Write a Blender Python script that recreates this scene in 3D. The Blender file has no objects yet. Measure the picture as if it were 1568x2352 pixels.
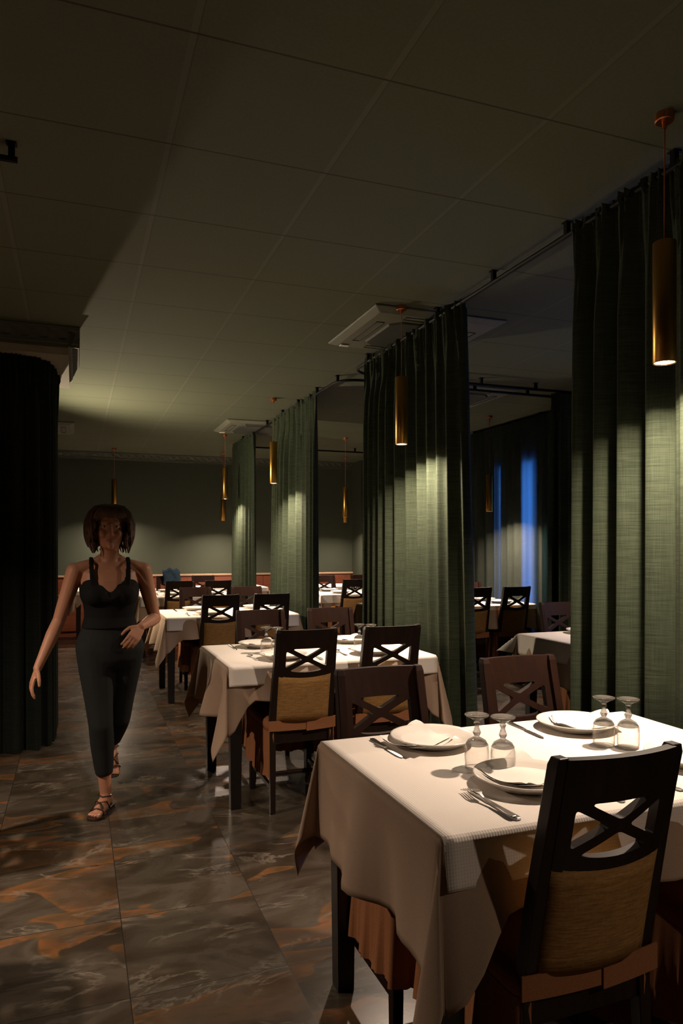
import bpy, bmesh, math, random
from mathutils import Vector, Matrix
from math import sin, cos, pi, atan2, hypot, sqrt, exp

C = bpy.context.scene.collection
SC = bpy.context.scene
random.seed(7)

# ------------------------------------------------------------------ camera
F_PX, IW, IH = 1649.0, 1568.0, 2352.0
HC = 1.38
THETA = math.atan(609.0 / 1649.0)
cam_d = bpy.data.cameras.new('camera')
cam = bpy.data.objects.new('camera', cam_d); C.objects.link(cam)
cam.location = (0, 0, HC)
cam.rotation_euler = (pi / 2, 0, -THETA)
cam_d.sensor_fit = 'HORIZONTAL'
cam_d.sensor_width = 24.0
cam_d.lens = 24.0 * F_PX / IW
cam_d.shift_y = (1255.0 - IH / 2) / IW
cam_d.clip_start = 0.05
SC.camera = cam

# ------------------------------------------------------------------ light & exposure
SC.view_settings.view_transform = 'Standard'
SC.view_settings.look = 'None'
SC.view_settings.gamma = 1.0
SC.view_settings.use_curve_mapping = False
SC.view_settings.exposure = 0.0
SC.cycles.use_denoising = True
SC.cycles.caustics_reflective = False
SC.cycles.caustics_refractive = False
SC.cycles.sample_clamp_indirect = 3.0
SC.cycles.blur_glossy = 0.5
SC.cycles.max_bounces = 8
SC.cycles.transparent_max_bounces = 24

LAMP_W = 30.0                      # each pendant spot
LAMP_COL = (1.0, 0.77, 0.59)
FLOOD_W = 290.0                     # flood lamp behind the left curtain
SKY_COL = (0.10, 0.28, 0.85)
SKY_STRENGTH = 6.0

world = bpy.data.worlds.new('dusk'); SC.world = world
world.use_nodes = True
bg = world.node_tree.nodes['Background']
bg.inputs[0].default_value = (*SKY_COL, 1)
bg.inputs[1].default_value = SKY_STRENGTH

# ------------------------------------------------------------------ helpers
def tag(o, label=None, cat=None, group=None, kind=None):
    if label: o['label'] = label
    if cat: o['category'] = cat
    if group: o['group'] = group
    if kind: o['kind'] = kind
    return o

def empty(name, loc, label=None, cat=None, group=None, rz=0):
    o = bpy.data.objects.new(name, None); C.objects.link(o)
    o.location = loc; o.rotation_euler = (0, 0, rz); o.empty_display_size = 0.1
    return tag(o, label, cat, group)

def obj(name, bm, mat, parent=None, smooth=False, loc=None, bevel=0, recalc=True):
    if recalc and bm.faces:
        bmesh.ops.recalc_face_normals(bm, faces=bm.faces[:])
    me = bpy.data.meshes.new(name); bm.to_mesh(me); bm.free()
    o = bpy.data.objects.new(name, me); C.objects.link(o)
    mats = mat if isinstance(mat, (list, tuple)) else [mat]
    for m in mats: me.materials.append(m)
    if smooth:
        for p in me.polygons: p.use_smooth = True
    if parent: o.parent = parent
    if loc: o.location = loc
    if bevel:
        b = o.modifiers.new('bevel', 'BEVEL'); b.width = bevel; b.segments = 2; b.limit_method = 'ANGLE'
    return o

def copy_tree(o, parent=None):
    c = o.copy(); C.objects.link(c)
    if parent: c.parent = parent
    for ch in list(o.children):
        copy_tree(ch, c)
    return c

def box(bm, lo, hi, m=None):
    vs = [bm.verts.new((x, y, z)) for x in (lo[0], hi[0]) for y in (lo[1], hi[1]) for z in (lo[2], hi[2])]
    if m is not None:
        for v in vs: v.co = m @ v.co
    for f in ((0,1,3,2),(4,6,7,5),(0,4,5,1),(2,3,7,6),(0,2,6,4),(1,5,7,3)):
        bm.faces.new([vs[i] for i in f])
    return vs

def box_pts(bm, pts):
    """eight corner points in box() order"""
    vs = [bm.verts.new(p) for p in pts]
    for f in ((0,1,3,2),(4,6,7,5),(0,4,5,1),(2,3,7,6),(0,2,6,4),(1,5,7,3)):
        bm.faces.new([vs[i] for i in f])

def lathe(bm, prof, n=32, c=(0, 0, 0), closed=False):
    rings = []
    for r, z in prof:
        if r < 1e-6:
            rings.append([bm.verts.new((c[0], c[1], c[2] + z))])
        else:
            rings.append([bm.verts.new((c[0] + r*cos(2*pi*i/n), c[1] + r*sin(2*pi*i/n), c[2] + z)) for i in range(n)])
    pairs = list(zip(rings, rings[1:]))
    if closed: pairs.append((rings[-1], rings[0]))
    for a, b in pairs:
        for i in range(n):
            j = (i+1) % n
            if len(a) == 1 and len(b) == 1: continue
            if len(a) == 1: bm.faces.new((a[0], b[i], b[j]))
            elif len(b) == 1: bm.faces.new((a[i], a[j], b[0]))
            else: bm.faces.new((a[i], a[j], b[j], b[i]))

def tube(bm, pts, rad, n=12, cap=True, ref=None, squash=None):
    """sweep along pts; rad a number, list of numbers or list of (a, b)"""
    pts = [Vector(p) for p in pts]
    N = len(pts)
    rings = []
    up = Vector(ref) if ref else None
    for k, p in enumerate(pts):
        t = (pts[min(k+1, N-1)] - pts[max(k-1, 0)])
        if t.length < 1e-9: t = Vector((0, 0, 1))
        t.normalize()
        if up is None:
            up = Vector((0, 0, 1)) if abs(t.z) < 0.9 else Vector((0, 1, 0))
        a = up - t * up.dot(t)
        if a.length < 1e-6: a = t.orthogonal()
        a.normalize(); b = t.cross(a)
        if ref is None: up = a
        r = rad[k] if isinstance(rad, (list, tuple)) else rad
        ra, rb = r if isinstance(r, (list, tuple)) else (r, r)
        rings.append([bm.verts.new(p + a*(ra*cos(2*pi*i/n)) + b*(rb*sin(2*pi*i/n))) for i in range(n)])
    for A, B in zip(rings, rings[1:]):
        for i in range(n):
            j = (i+1) % n
            bm.faces.new((A[i], A[j], B[j], B[i]))
    if cap:
        bm.faces.new(rings[0][::-1]); bm.faces.new(rings[-1])

def ball(bm, c, r, seg=14, scale=(1, 1, 1)):
    m = Matrix.Translation(c) @ Matrix.Diagonal((r*scale[0], r*scale[1], r*scale[2], 1))
    bmesh.ops.create_uvsphere(bm, u_segments=seg, v_segments=seg//2+2, radius=1, matrix=m)

def capsule(bm, pts, rads, n=14):
    tube(bm, pts, rads, n)
    ball(bm, pts[0], rads[0] if not isinstance(rads[0], (tuple, list)) else min(rads[0]), n)
    ball(bm, pts[-1], rads[-1] if not isinstance(rads[-1], (tuple, list)) else min(rads[-1]), n)

def sstep(a, b, x):
    t = max(0.0, min(1.0, (x-a)/(b-a))); return t*t*(3-2*t)

# ------------------------------------------------------------------ materials
def new_mat(name):
    m = bpy.data.materials.new(name); m.use_nodes = True
    nt = m.node_tree
    return m, nt, nt.nodes['Principled BSDF']

def mat(name, col, rough=0.5, metal=0.0, spec=0.5, noise=None, bump=None, sheen=0, aniso=0, coat=0):
    """noise = (scale vec, amount, second colour); bump = (scale vec, strength, distance)"""
    m, nt, b = new_mat(name)
    b.inputs['Base Color'].default_value = (*col, 1)
    b.inputs['Roughness'].default_value = rough
    b.inputs['Metallic'].default_value = metal
    b.inputs['Specular IOR Level'].default_value = spec
    if sheen:
        b.inputs['Sheen Weight'].default_value = sheen
        b.inputs['Sheen Roughness'].default_value = 0.5
    if coat:
        b.inputs['Coat Weight'].default_value = coat
        b.inputs['Coat Roughness'].default_value = 0.15
    if noise or bump:
        tc = nt.nodes.new('ShaderNodeTexCoord')
    def nz(scale):
        mp = nt.nodes.new('ShaderNodeMapping'); mp.inputs['Scale'].default_value = scale
        nt.links.new(tc.outputs['Object'], mp.inputs['Vector'])
        n = nt.nodes.new('ShaderNodeTexNoise'); n.inputs['Scale'].default_value = 1
        n.inputs['Detail'].default_value = 4
        nt.links.new(mp.outputs[0], n.inputs['Vector'])
        return n
    if noise:
        n = nz(noise[0])
        cr = nt.nodes.new('ShaderNodeValToRGB')
        cr.color_ramp.elements[0].position = 0.5 - noise[1]; cr.color_ramp.elements[1].position = 0.5 + noise[1]
        cr.color_ramp.elements[0].color = (*col, 1); cr.color_ramp.elements[1].color = (*noise[2], 1)
        nt.links.new(n.outputs['Fac'], cr.inputs[0]); nt.links.new(cr.outputs[0], b.inputs['Base Color'])
    if bump:
        n = nz(bump[0])
        bp = nt.nodes.new('ShaderNodeBump'); bp.inputs['Strength'].default_value = bump[1]
        bp.inputs['Distance'].default_value = bump[2]
        nt.links.new(n.outputs['Fac'], bp.inputs['Height']); nt.links.new(bp.outputs[0], b.inputs['Normal'])
    return m

def math_node(nt, op, a, b=None):
    n = nt.nodes.new('ShaderNodeMath'); n.operation = op
    for i, v in enumerate((a, b)):
        if v is None: continue
        if isinstance(v, (int, float)): n.inputs[i].default_value = v
        else: nt.links.new(v, n.inputs[i])
    return n.outputs[0]

def mix_col(nt, fac, a, b, mode='MIX'):
    n = nt.nodes.new('ShaderNodeMix'); n.data_type = 'RGBA'; n.blend_type = mode
    def put(s, v):
        if isinstance(v, (int, float)): s.default_value = v
        elif isinstance(v, tuple): s.default_value = (*v, 1)
        else: nt.links.new(v, s)
    put(n.inputs[0], fac); put(n.inputs[6], a); put(n.inputs[7], b)
    return n.outputs[2]

def grid_line(nt, comp, origin, step, half):
    """1 on a joint line of a grid along one component, else 0"""
    t = math_node(nt, 'SUBTRACT', comp, origin)
    t = math_node(nt, 'DIVIDE', t, step)
    fr = math_node(nt, 'FRACT', t)
    a = math_node(nt, 'SUBTRACT', fr, 0.5)
    a = math_node(nt, 'ABSOLUTE', a)
    return math_node(nt, 'GREATER_THAN', a, 0.5 - half/step), math_node(nt, 'FLOOR', t)

def ceiling_mat():
    m, nt, b = new_mat('painted ceiling tiles')
    tc = nt.nodes.new('ShaderNodeTexCoord'); sp = nt.nodes.new('ShaderNodeSeparateXYZ')
    nt.links.new(tc.outputs['Object'], sp.inputs[0])
    lx, ix = grid_line(nt, sp.outputs[0], 0.315, 0.6, 0.010)
    ly, iy = grid_line(nt, sp.outputs[1], 2.065, 0.6, 0.004)
    n = nt.nodes.new('ShaderNodeTexNoise'); n.inputs['Scale'].default_value = 90; n.inputs['Detail'].default_value = 5
    nt.links.new(tc.outputs['Object'], n.inputs['Vector'])
    base = mix_col(nt, n.outputs['Fac'], (0.078, 0.086, 0.056), (0.102, 0.112, 0.076))
    c1 = mix_col(nt, lx, base, (0.104, 0.113, 0.080))
    lx2, _i = grid_line(nt, sp.outputs[0], 0.327, 0.6, 0.0018)
    c1 = mix_col(nt, lx2, c1, (0.070, 0.072, 0.05))
    c2 = mix_col(nt, ly, c1, (0.045, 0.042, 0.026))
    nt.links.new(c2, b.inputs['Base Color'])
    b.inputs['Roughness'].default_value = 0.9
    b.inputs['Specular IOR Level'].default_value = 0.15
    hgt = math_node(nt, 'MAXIMUM', math_node(nt, 'MULTIPLY', lx, 0.12), ly)
    hgt = math_node(nt, 'SUBTRACT', math_node(nt, 'MULTIPLY', n.outputs['Fac'], 0.25), hgt)
    bp = nt.nodes.new('ShaderNodeBump'); bp.inputs['Strength'].default_value = 0.5; bp.inputs['Distance'].default_value = 0.004
    nt.links.new(hgt, bp.inputs['Height']); nt.links.new(bp.outputs[0], b.inputs['Normal'])
    return m

def floor_mat():
    m, nt, b = new_mat('polished marble tiles')
    tc = nt.nodes.new('ShaderNodeTexCoord'); sp = nt.nodes.new('ShaderNodeSeparateXYZ')
    nt.links.new(tc.outputs['Object'], sp.inputs[0])
    S = 0.5
    lx, ix = grid_line(nt, sp.outputs[0], 0.155, S, 0.0016)
    ly, iy = grid_line(nt, sp.outputs[1], 3.78, S, 0.0016)
    idv = nt.nodes.new('ShaderNodeCombineXYZ'); nt.links.new(ix, idv.inputs[0]); nt.links.new(iy, idv.inputs[1])
    wn = nt.nodes.new('ShaderNodeTexWhiteNoise'); wn.noise_dimensions = '3D'; nt.links.new(idv.outputs[0], wn.inputs[0])
    # every tile shows its own cut of the stone, in one of a few orientations
    off = nt.nodes.new('ShaderNodeVectorMath'); off.operation = 'SCALE'; off.inputs[3].default_value = 9.0
    nt.links.new(wn.outputs['Color'], off.inputs[0])
    add = nt.nodes.new('ShaderNodeVectorMath'); add.operation = 'ADD'
    nt.links.new(tc.outputs['Object'], add.inputs[0]); nt.links.new(off.outputs[0], add.inputs[1])
    mp = nt.nodes.new('ShaderNodeMapping'); mp.inputs['Scale'].default_value = (0.8, 1.5, 1); mp.inputs['Rotation'].default_value = (0, 0, 0.3)
    nt.links.new(add.outputs[0], mp.inputs[0])
    def noise(scale, detail, dist, rough=0.55, src=None):
        n = nt.nodes.new('ShaderNodeTexNoise'); n.inputs['Scale'].default_value = scale
        n.inputs['Detail'].default_value = detail; n.inputs['Distortion'].default_value = dist
        n.inputs['Roughness'].default_value = rough
        nt.links.new(src or mp.outputs[0], n.inputs['Vector']); return n.outputs['Fac']
    def ramp(src, stops):
        r = nt.nodes.new('ShaderNodeValToRGB'); e = r.color_ramp.elements
        e[0].position, e[0].color = stops[0][0], (*stops[0][1], 1)
        e[1].position, e[1].color = stops[-1][0], (*stops[-1][1], 1)
        for p, c in stops[1:-1]:
            k = e.new(p); k.color = (*c, 1)
        nt.links.new(src, r.inputs[0]); return r.outputs[0]
    n1 = noise(2.6, 5, 1.1)
    base = ramp(n1, [(0.28, (0.026, 0.017, 0.010)), (0.45, (0.050, 0.037, 0.025)), (0.58, (0.080, 0.065, 0.048)), (0.72, (0.036, 0.028, 0.021))])
    # ochre and rust clouds with a crisp rim on one side
    n2 = noise(1.5, 2, 0.9)
    och = ramp(n2, [(0.552, (0, 0, 0)), (0.558, (1, 1, 1)), (0.61, (0.35, 0.35, 0.35)), (0.72, (0.1, 0.1, 0.1))])
    n2b = noise(5.0, 6, 2.0)
    rust = ramp(n2b, [(0.3, (0.085, 0.044, 0.018)), (0.5, (0.16, 0.078, 0.027)), (0.62, (0.23, 0.088, 0.03)), (0.74, (0.08, 0.055, 0.03))])
    c = mix_col(nt, math_node(nt, 'MULTIPLY', och, 0.85), base, rust)
    # thin pale and gold veins
    n3 = noise(2.2, 7, 1.1, 0.62)
    v = math_node(nt, 'ABSOLUTE', math_node(nt, 'SUBTRACT', n3, 0.5))
    vein = ramp(v, [(0.0, (1, 1, 1)), (0.010, (0.5, 0.5, 0.5)), (0.026, (0, 0, 0))])
    gate = ramp(noise(3.5, 2, 0.5), [(0.48, (0, 0, 0)), (0.62, (1, 1, 1))])
    vf = math_node(nt, 'MULTIPLY', math_node(nt, 'MULTIPLY', vein, gate), 0.6)
    c = mix_col(nt, vf, c, (0.24, 0.21, 0.165))
    lines = math_node(nt, 'MAXIMUM', lx, ly)
    c = mix_col(nt, lines, c, (0.018, 0.015, 0.012))
    nt.links.new(c, b.inputs['Base Color'])
    rr = math_node(nt, 'ADD', math_node(nt, 'MULTIPLY', n1, 0.14), 0.20)
    rr = math_node(nt, 'ADD', rr, math_node(nt, 'MULTIPLY', lines, 0.1))
    nt.links.new(rr, b.inputs['Roughness'])
    b.inputs['Specular IOR Level'].default_value = 0.5
    hg = math_node(nt, 'SUBTRACT', math_node(nt, 'MULTIPLY', n1, 0.3), lines)
    bp = nt.nodes.new('ShaderNodeBump'); bp.inputs['Strength'].default_value = 0.25; bp.inputs['Distance'].default_value = 0.002
    nt.links.new(hg, bp.inputs['Height']); nt.links.new(bp.outputs[0], b.inputs['Normal'])
    return m

def fabric_mat(name, ca, cb, streak=(5, 5, 260), translucent=0.0, tcol=None, rough=0.9, bump=0.25, streak2=(300, 300, 6)):
    m, nt, b = new_mat(name)
    tc = nt.nodes.new('ShaderNodeTexCoord')
    outs = []
    for sc in (streak, streak2):
        mp = nt.nodes.new('ShaderNodeMapping'); mp.inputs['Scale'].default_value = sc
        nt.links.new(tc.outputs['Object'], mp.inputs[0])
        n = nt.nodes.new('ShaderNodeTexNoise'); n.inputs['Scale'].default_value = 1; n.inputs['Detail'].default_value = 3
        nt.links.new(mp.outputs[0], n.inputs[0]); outs.append(n.outputs['Fac'])
    f = math_node(nt, 'ADD', math_node(nt, 'MULTIPLY', outs[0], 0.7), math_node(nt, 'MULTIPLY', outs[1], 0.3))
    r = nt.nodes.new('ShaderNodeValToRGB'); e = r.color_ramp.elements
    e[0].position = 0.36; e[0].color = (*ca, 1); e[1].position = 0.64; e[1].color = (*cb, 1)
    nt.links.new(f, r.inputs[0]); nt.links.new(r.outputs[0], b.inputs['Base Color'])
    b.inputs['Roughness'].default_value = rough
    b.inputs['Specular IOR Level'].default_value = 0.15
    bp = nt.nodes.new('ShaderNodeBump'); bp.inputs['Strength'].default_value = bump; bp.inputs['Distance'].default_value = 0.002
    nt.links.new(f, bp.inputs['Height']); nt.links.new(bp.outputs[0], b.inputs['Normal'])
    if translucent:
        tr = nt.nodes.new('ShaderNodeBsdfTranslucent'); tr.inputs[0].default_value = (*(tcol or cb), 1)
        mx = nt.nodes.new('ShaderNodeMixShader'); mx.inputs[0].default_value = translucent
        out = nt.nodes['Material Output']
        nt.links.new(b.outputs[0], mx.inputs[1]); nt.links.new(tr.outputs[0], mx.inputs[2])
        nt.links.new(mx.outputs[0], out.inputs[0])
    return m

def topper_mat():
    """cream crepe paper with a fine diamond emboss"""
    m, nt, b = new_mat('embossed cream paper')
    tc = nt.nodes.new('ShaderNodeTexCoord'); sp = nt.nodes.new('ShaderNodeSeparateXYZ')
    nt.links.new(tc.outputs['UV'], sp.inputs[0])
    k = 2*pi/0.014
    s1 = math_node(nt, 'SINE', math_node(nt, 'MULTIPLY', math_node(nt, 'ADD', sp.outputs[0], sp.outputs[1]), k))
    s2 = math_node(nt, 'SINE', math_node(nt, 'MULTIPLY', math_node(nt, 'SUBTRACT', sp.outputs[0], sp.outputs[1]), k))
    h = math_node(nt, 'MULTIPLY', s1, s2)
    bp = nt.nodes.new('ShaderNodeBump'); bp.inputs['Strength'].default_value = 0.16; bp.inputs['Distance'].default_value = 0.002
    nt.links.new(h, bp.inputs['Height']); nt.links.new(bp.outputs[0], b.inputs['Normal'])
    b.inputs['Base Color'].default_value = (0.84, 0.775, 0.71, 1)
    b.inputs['Roughness'].default_value = 0.75
    b.inputs['Specular IOR Level'].default_value = 0.25
    return m

def glass_mat(name, tint=(1, 1, 1), ior=1.45, rough=0.0):
    """thin clear glass: sees through face on, mirrors at grazing angles"""
    m = bpy.data.materials.new(name); m.use_nodes = True; nt = m.node_tree
    nt.nodes.remove(nt.nodes['Principled BSDF'])
    out = nt.nodes['Material Output']
    lw = nt.nodes.new('ShaderNodeLayerWeight'); lw.inputs[0].default_value = 0.5
    pw = math_node(nt, 'POWER', lw.outputs['Facing'], 2.6)
    fac = math_node(nt, 'ADD', math_node(nt, 'MULTIPLY', pw, 0.80), 0.05)
    tr = nt.nodes.new('ShaderNodeBsdfTransparent'); tr.inputs[0].default_value = (*tint, 1)
    gl = nt.nodes.new('ShaderNodeBsdfGlossy'); gl.inputs[0].default_value = (1, 1, 1, 1); gl.inputs['Roughness'].default_value = rough
    mx = nt.nodes.new('ShaderNodeMixShader')
    nt.links.new(fac, mx.inputs[0]); nt.links.new(tr.outputs[0], mx.inputs[1]); nt.links.new(gl.outputs[0], mx.inputs[2])
    nt.links.new(mx.outputs[0], out.inputs[0])
    return m

def emit_mat(name, col, strength):
    m = bpy.data.materials.new(name); m.use_nodes = True; nt = m.node_tree
    b = nt.nodes['Principled BSDF']
    b.inputs['Base Color'].default_value = (*col, 1)
    b.inputs['Emission Color'].default_value = (*col, 1); b.inputs['Emission Strength'].default_value = strength
    return m

M = {}
M['ceiling'] = ceiling_mat()
M['floor'] = floor_mat()
M['wall'] = mat('dark olive wall paint', (0.040, 0.049, 0.033), 0.75, spec=0.3, bump=((40, 40, 40), 0.08, 0.002))
M['trim'] = mat('dark olive moulding paint', (0.045, 0.050, 0.034), 0.6, spec=0.3)
M['soffit'] = mat('beam paint', (0.21, 0.19, 0.14), 0.8, spec=0.2)
M['dado'] = mat('red brown panelling wood', (0.13, 0.036, 0.018), 0.35, noise=((3, 3, 40), 0.2, (0.19, 0.055, 0.025)))
M['dado_rail'] = mat('light rail', (0.36, 0.25, 0.17), 0.4)
M['wood'] = mat('very dark stained wood', (0.010, 0.0055, 0.004), 0.42, noise=((50, 50, 3), 0.2, (0.020, 0.010, 0.006)), spec=0.35)
M['wood_brown'] = mat('dark brown stained wood', (0.012, 0.0042, 0.0022), 0.6, noise=((50, 50, 3), 0.2, (0.018, 0.0065, 0.0035)), spec=0.10)
M['black_leg'] = mat('black painted leg', (0.008, 0.006, 0.005), 0.4)
M['panel'] = fabric_mat('woven golden upholstery', (0.26, 0.135, 0.045), (0.44, 0.25, 0.09), streak=(22, 22, 260), streak2=(120, 120, 120), bump=0.4)
M['cover'] = fabric_mat('terracotta seat cover cloth', (0.30, 0.125, 0.055), (0.35, 0.15, 0.068), streak=(200, 200, 200), streak2=(400, 400, 400), bump=0.1)
M['cloth'] = fabric_mat('taupe tablecloth', (0.40, 0.285, 0.205), (0.44, 0.32, 0.235), streak=(300, 300, 300), streak2=(500, 500, 500), bump=0.08)
M['topper'] = topper_mat()
M['curtain'] = fabric_mat('dark green linen curtain', (0.020, 0.028, 0.0165), (0.044, 0.056, 0.034), streak=(9, 9, 330), streak2=(260, 260, 9), bump=0.3)
M['curtain_shaded'] = fabric_mat('shaded copy of green curtain', (0.004, 0.006, 0.0045), (0.010, 0.014, 0.010), streak=(9, 9, 330), streak2=(260, 260, 9), bump=0.3)  # same green curtain cloth, its colour darkened to carry the shade
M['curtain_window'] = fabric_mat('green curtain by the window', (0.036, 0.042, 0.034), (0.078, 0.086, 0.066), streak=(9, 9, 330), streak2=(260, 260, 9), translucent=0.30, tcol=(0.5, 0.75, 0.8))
M['track'] = mat('black curtain track', (0.004, 0.004, 0.004), 0.6, spec=0.15)
M['brass'] = mat('brushed brass', (0.50, 0.27, 0.06), 0.33, metal=1.0, noise=((200, 200, 2), 0.2, (0.56, 0.31, 0.08)))
M['copper'] = mat('copper', (0.72, 0.26, 0.10), 0.35, metal=1.0)
M['cord'] = mat('copper coloured cord', (0.42, 0.14, 0.045), 0.6)
M['bulb'] = emit_mat('glowing bulb face', (1.0, 0.74, 0.50), 90)
M['china'] = mat('white china', (0.86, 0.80, 0.73), 0.12, spec=0.5)
M['napkin'] = mat('white paper napkin', (0.86, 0.81, 0.75), 0.85, spec=0.1, bump=((300, 300, 300), 0.15, 0.001))
M['steel'] = mat('stainless steel', (0.66, 0.62, 0.58), 0.28, metal=1.0)
M['glass'] = glass_mat('clear drinking glass', (0.985, 0.98, 0.97), 1.5)
def solid_glass():
    m = bpy.data.materials.new('solid clear glass'); m.use_nodes = True; nt = m.node_tree
    nt.nodes.remove(nt.nodes['Principled BSDF'])
    gl = nt.nodes.new('ShaderNodeBsdfGlass'); gl.inputs['IOR'].default_value = 1.48; gl.inputs['Roughness'].default_value = 0.0
    tr = nt.nodes.new('ShaderNodeBsdfTransparent'); mx = nt.nodes.new('ShaderNodeMixShader'); mx.inputs[0].default_value = 0.35
    nt.links.new(gl.outputs[0], mx.inputs[1]); nt.links.new(tr.outputs[0], mx.inputs[2])
    nt.links.new(mx.outputs[0], nt.nodes['Material Output'].inputs[0])
    return m
M['glass_solid'] = solid_glass()
M['pane'] = glass_mat('window pane', (0.9, 0.95, 1.0), 1.45)
M['frame'] = mat('window frame', (0.05, 0.055, 0.05), 0.4)
M['ac'] = mat('painted air conditioner plastic', (0.115, 0.122, 0.088), 0.5)
M['ac_dark'] = mat('dark intake grille', (0.022, 0.025, 0.019), 0.7, bump=((1, 120, 1), 0.3, 0.003))
M['slot'] = mat('black slot', (0.01, 0.01, 0.008), 0.6)
M['white'] = mat('white plastic', (0.8, 0.75, 0.7), 0.4)
M['skin'] = mat('tanned skin', (0.42, 0.20, 0.12), 0.5, spec=0.35)
M['hair'] = mat('brown hair', (0.045, 0.020, 0.010), 0.55, noise=((60, 60, 8), 0.15, (0.09, 0.04, 0.018)), bump=((90, 90, 12), 0.6, 0.006))
M['top'] = mat('black top cloth', (0.008, 0.008, 0.008), 0.85, spec=0.15)
M['trousers'] = mat('charcoal trousers cloth', (0.016, 0.017, 0.017), 0.85, spec=0.15, bump=((14, 14, 5), 0.35, 0.012))
M['sandal'] = mat('dark brown sandal leather', (0.035, 0.018, 0.012), 0.4)
M['lips'] = mat('lips', (0.30, 0.09, 0.07), 0.4)
M['eye'] = mat('whites of the eyes', (0.50, 0.42, 0.36), 0.3)
M['iris'] = mat('brown irises', (0.03, 0.015, 0.01), 0.2)
M['nail'] = mat('toe nails', (0.62, 0.38, 0.30), 0.3)
M['jacket'] = fabric_mat('blue jacket cloth', (0.014, 0.028, 0.045), (0.022, 0.042, 0.065), streak=(40, 40, 40), streak2=(90, 90, 90))
M['lamp_black'] = mat('black lamp housing', (0.01, 0.01, 0.01), 0.4)

# ------------------------------------------------------------------ the room
HCEIL = 2.844
XL, XR, YN, YF = -4.2, 4.80, -2.4, 11.78

def structure(name, bm, m, **k):
    o = obj(name, bm, m, **k); o['kind'] = 'structure'; return o

bm = bmesh.new(); box(bm, (XL, YN, -0.1), (XR, YF, 0.0)); structure('floor', bm, M['floor'])
bm = bmesh.new(); box(bm, (XL, YN, HCEIL), (XR, YF, HCEIL + 0.1)); structure('ceiling', bm, M['ceiling'])
bm = bmesh.new(); box(bm, (XL, YF, 0), (XR, YF + 0.15, HCEIL)); structure('wall_far', bm, M['wall'])
bm = bmesh.new(); box(bm, (XL, YN - 0.15, 0), (XR, YN, HCEIL)); structure('wall_near', bm, M['wall'])
bm = bmesh.new(); box(bm, (XL - 0.15, YN, 0), (XL, YF, HCEIL)); structure('wall_left', bm, M['wall'])
# right wall with its window openings
WIN = [(3.3, 4.1, 1.0, 2.2), (6.70, 6.93, 0.5, 2.34), (7.35, 7.46, 0.5, 2.34), (8.22, 8.33, 0.5, 2.34)]
bm = bmesh.new()
y = YN
for a, b_, z0, z1 in WIN:
    box(bm, (XR, y, 0), (XR + 0.15, a, HCEIL))
    box(bm, (XR, a, 0), (XR + 0.15, b_, z0))
    box(bm, (XR, a, z1), (XR + 0.15, b_, HCEIL))
    y = b_
box(bm, (XR, y, 0), (XR + 0.15, YF, HCEIL))
structure('wall_right', bm, M['wall'])
for i, (a, b_, z0, z1) in enumerate(WIN):
    w = empty('window_%d' % (i+1), (XR, (a+b_)/2, z0)); w['kind'] = 'structure'
    hw = (b_-a)/2; hh = z1-z0; fw = 0.02
    bm = bmesh.new()
    box(bm, (0.0, -hw, 0), (0.05, -hw+fw, hh)); box(bm, (0.0, hw-fw, 0), (0.05, hw, hh))
    box(bm, (0.0, -hw+fw, 0), (0.05, hw-fw, fw)); box(bm, (0.0, -hw+fw, hh-fw), (0.05, hw-fw, hh))
    obj('window_frame', bm, M['frame'], w)
    bm = bmesh.new(); box(bm, (0.022, -hw+fw, fw), (0.028, hw-fw, hh-fw)); obj('pane', bm, M['pane'], w)
    pl = bpy.data.lights.new('daylight portal', 'AREA'); pl.shape = 'RECTANGLE'; pl.size = hh; pl.size_y = b_-a
    pl.cycles.is_portal = True
    po = bpy.data.objects.new('daylight_portal', pl); C.objects.link(po); po.parent = w
    po.location = (0.10, 0, hh/2); po.rotation_euler = (0, pi/2, 0)
# pilaster in the far right corner
bm = bmesh.new(); box(bm, (4.55, 11.35, 0), (XR, YF, HCEIL)); structure('trim_1', bm, M['wall'])

# wainscot of red brown wood with pale rail
bm = bmesh.new()
x = XL
while x < 4.55 - 0.01:
    x2 = min(x + 0.42, 4.55)
    box(bm, (x + 0.003, YF - 0.028, 0.08), (x2 - 0.003, YF, 0.905))
    x = x2
box(bm, (XL, YF - 0.018, 0.0), (4.55, YF, 0.905))
structure('trim_2', bm, M['dado'])
bm = bmesh.new(); box(bm, (XL, YF - 0.045, 0.905), (4.55, YF, 0.935)); box(bm, (XL, YF - 0.036, 0.62), (4.55, YF-0.028, 0.64))
structure('trim_3', bm, M['dado_rail'], bevel=0.004)

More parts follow.
